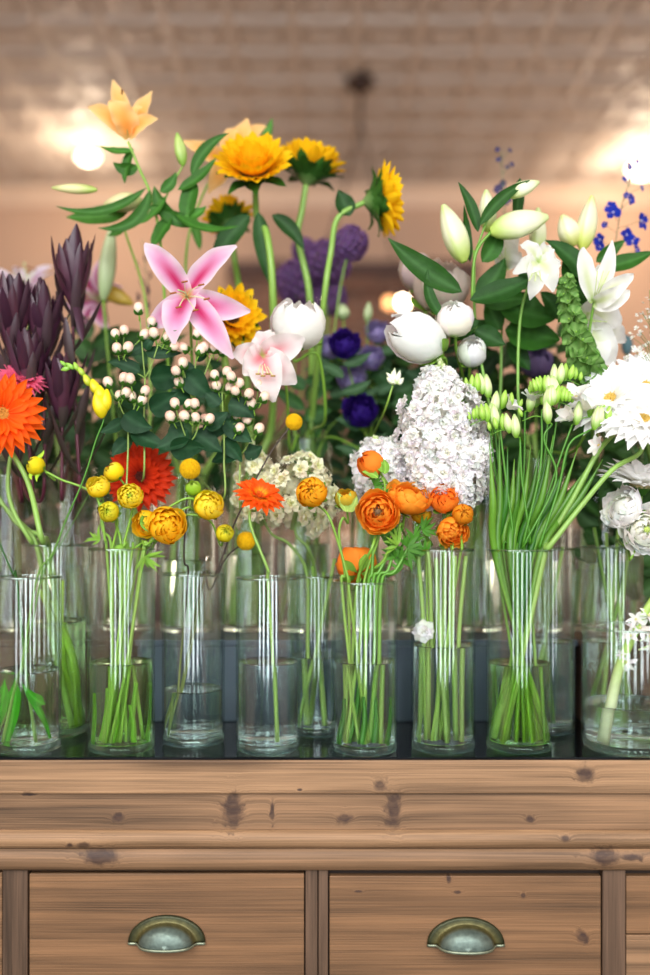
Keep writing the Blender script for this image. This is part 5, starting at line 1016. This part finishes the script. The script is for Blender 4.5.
# leafy filler stems
def filler(vk, x, y0, y1, D, col, n=14, w=20, L=36, name='greenery_stem', label='dark leafy greenery stem standing among the flowers on the riser', group='greenery stems'):
    t = start(name, label, 'foliage', vk, None, group); stem(t, [(x, y0, D)], P(x + R.uniform(-6, 6), y1, D), .0018, hx('5a6a3a'))
    n = int(n * 1.7)
    for i in range(n):
        u = i / n; y = y0 + 40 + (y1 - y0 - 40) * u; s = 1 if i % 2 else -1; l = L * R.uniform(.7, 1.1)
        leafpx(t, x, y, x + s * l * R.uniform(.5, 1), y - l * R.uniform(.1, .8), w * R.uniform(.7, 1.1), D + R.uniform(-.03, .03), R.uniform(-4, 4), R.uniform(-.004, .006), R.uniform(-.8, .8), lerp(col, G_MID, R.random() * .3), nu=9)
for (vk, x, y0, y1, D, c, n) in (('B2', 92, 480, 330, 1.94, hx('2f4a2c'), 14), ('B3', 118, 470, 330, 1.96, hx('34502c'), 14), ('B3', 150, 450, 350, 1.9, hx('274a2c'), 12), ('B4', 205, 470, 360, 1.92, hx('2a4a30'), 12), ('B5', 240, 480, 390, 1.92, hx('3a5a30'), 10), ('B6', 305, 430, 370, 1.84, hx('3f6b3c'), 6), ('B7', 345, 470, 360, 1.92, hx('24402a'), 14), ('B7', 372, 470, 350, 1.93, hx('2a4630'), 14), ('B8', 392, 450, 372, 1.90, hx('2a4a2c'), 14), ('B8', 412, 450, 360, 1.95, hx('34502c'), 14), ('B8', 440, 420, 320, 1.88, hx('24402a'), 12), ('B9', 478, 470, 320, 1.86, hx('24402a'), 16), ('B9', 500, 470, 340, 1.9, hx('2c4a24'), 14), ('B10', 530, 470, 330, 1.9, hx('2c4a24'), 14), ('B10', 558, 450, 330, 1.88, hx('34502c'), 12), ('B11', 600, 520, 400, 1.80, hx('2c4a24'), 18), ('B12', 640, 560, 440, 1.78, hx('34502c'), 18), ('B1', 18, 500, 380, 1.90, hx('2c2c22'), 14), ('B2', 60, 500, 400, 1.92, hx('2c3a22'), 14)): filler(vk, x, y0, y1, D, c, n)
leafpx(t, 650, 430, 640, 440, 6, 1.66)
# thick stems standing in back vases
k = 0
for vk in ('B1', 'B2', 'B3', 'B4', 'B5', 'B6', 'B7', 'B8', 'B9', 'B10', 'B11', 'B12'):
    for j in range(6):
        t = start('flower_stem', 'plain green flower stem standing in a riser vase', 'stem', vk, (-.65 + .26 * j, R.uniform(-.3, .3)), 'plain stems in the riser vases'); c, r, h = VASE[vk]; e = c + Vector((R.uniform(-.6, .6) * r, R.uniform(-.4, .4) * r, h + R.uniform(-.02, .07)))
        mb = MB(); mb.tube(catmull([t.location.copy(), t.location.lerp(e, .5) + Vector((R.uniform(-.004, .004), 0, 0)), e], 5), R.choice((.0036, .0046, .0056)), R.choice((hx('8fb858'), hx('6f9a3e'), hx('5c7a38'), hx('a3bf78'))) if vk not in ('B1', 'B2') else R.choice((hx('5a4438'), hx('6f8a3e'), hx('4a3038'))), 7); mb.build('stem', STEM, t)
for vk, n in (('S2', 3), ('S3', 3), ('S4', 4), ('F4', 0)):
    for j in range(n):
        t = start('flower_stem', 'green stem leaning in a second row vase', 'stem', vk, (-.6 + .4 * j, R.uniform(-.3, .3)), 'stems in second row vases'); c, r, h = VASE[vk]; e = c + Vector(((.6 - .4 * j) * r, 0, h + R.uniform(-.01, .04)))
        mb = MB(); mb.tube(catmull([t.location.copy(), t.location.lerp(e, .5), e], 5), .003, R.choice((hx('8fb858'), hx('6f9a3e'))), 7); mb.build('stem', STEM, t)

# ================================================================== LIGHT, CAMERA
def area(name, loc, rot, sx, sy, power, col):
    l = bpy.data.lights.new(name, 'AREA'); l.shape = 'RECTANGLE'; l.size = sx; l.size_y = sy; l.energy = power; l.color = col
    o = bpy.data.objects.new(name, l); COL.objects.link(o); o.location = loc; o.rotation_euler = rot; return o
for c in WX: area('window_light', (c, -2.86, 1.78), (PI / 2, 0, 0), .5, 3.0, 34, (.93, .97, 1.))
area('overhead_fill', (-1.2, -.6, 3.5), (math.radians(28), math.radians(-12), 0), 2.6, 1.8, 95, (1., .98, .95))  # unseen overhead fill, added to light the flowers without glass reflections
area('front_fill', (.3, -2.4, 3.15), (math.radians(62), 0, 0), 5.0, .8, 160, (.97, .985, 1.))  # unseen soft light added high behind the camera as frontal fill
def pt(x, y, z, p, col, r=.15, name='warm_fill'):
    l = bpy.data.lights.new(name, 'POINT'); l.energy = p; l.color = col; l.shadow_soft_size = r; o = bpy.data.objects.new(name, l); COL.objects.link(o); o.location = (x, y, z)
a = P(88, 200, 5.9); pt(a.x, 5.9, 3.38, 16, (1, .80, .58), .06); a = P(642, 205, 6.1); pt(a.x, 6.1, 3.38, 20, (1, .80, .58), .06)  # unseen point lights added to make the ceiling bloom
pt(-1.6, 5.0, 1.6, 30, (1, .78, .58), .3); pt(1.8, 5.0, 1.6, 34, (1, .78, .58), .3); pt(0.2, 4.6, 1.2, 24, (1, .80, .62), .3)  # unseen warm lights added to brighten the background
w = bpy.data.worlds.new('w'); sc.world = w; w.use_nodes = True; bg = w.node_tree.nodes['Background']; bg.inputs[0].default_value = (.85, .9, 1, 1); bg.inputs[1].default_value = .5
cam = bpy.data.cameras.new('cam'); co = bpy.data.objects.new('camera', cam); COL.objects.link(co); sc.camera = co
co.location = (0, 0, CZ); co.rotation_euler = (PI / 2, 0, 0); cam.sensor_fit = 'VERTICAL'; cam.sensor_height = 36; cam.lens = F / 975 * 36; cam.shift_y = (HY - 487.5) / 975
cam.clip_start = .05; cam.dof.use_dof = True; cam.dof.focus_distance = 1.50; cam.dof.aperture_fstop = .95
sc.view_settings.view_transform = 'Standard'; sc.view_settings.look = 'None'; sc.view_settings.exposure = 0.
cy = sc.cycles; cy.max_bounces = 20; cy.transmission_bounces = 16; cy.transparent_max_bounces = 48; cy.glossy_bounces = 6; cy.diffuse_bounces = 4; cy.caustics_refractive = True; cy.caustics_reflective = False; cy.sample_clamp_indirect = 6; cy.blur_glossy = .1
try: cy.use_denoising = True; cy.denoiser = 'OPENIMAGEDENOISE'
except Exception: pass
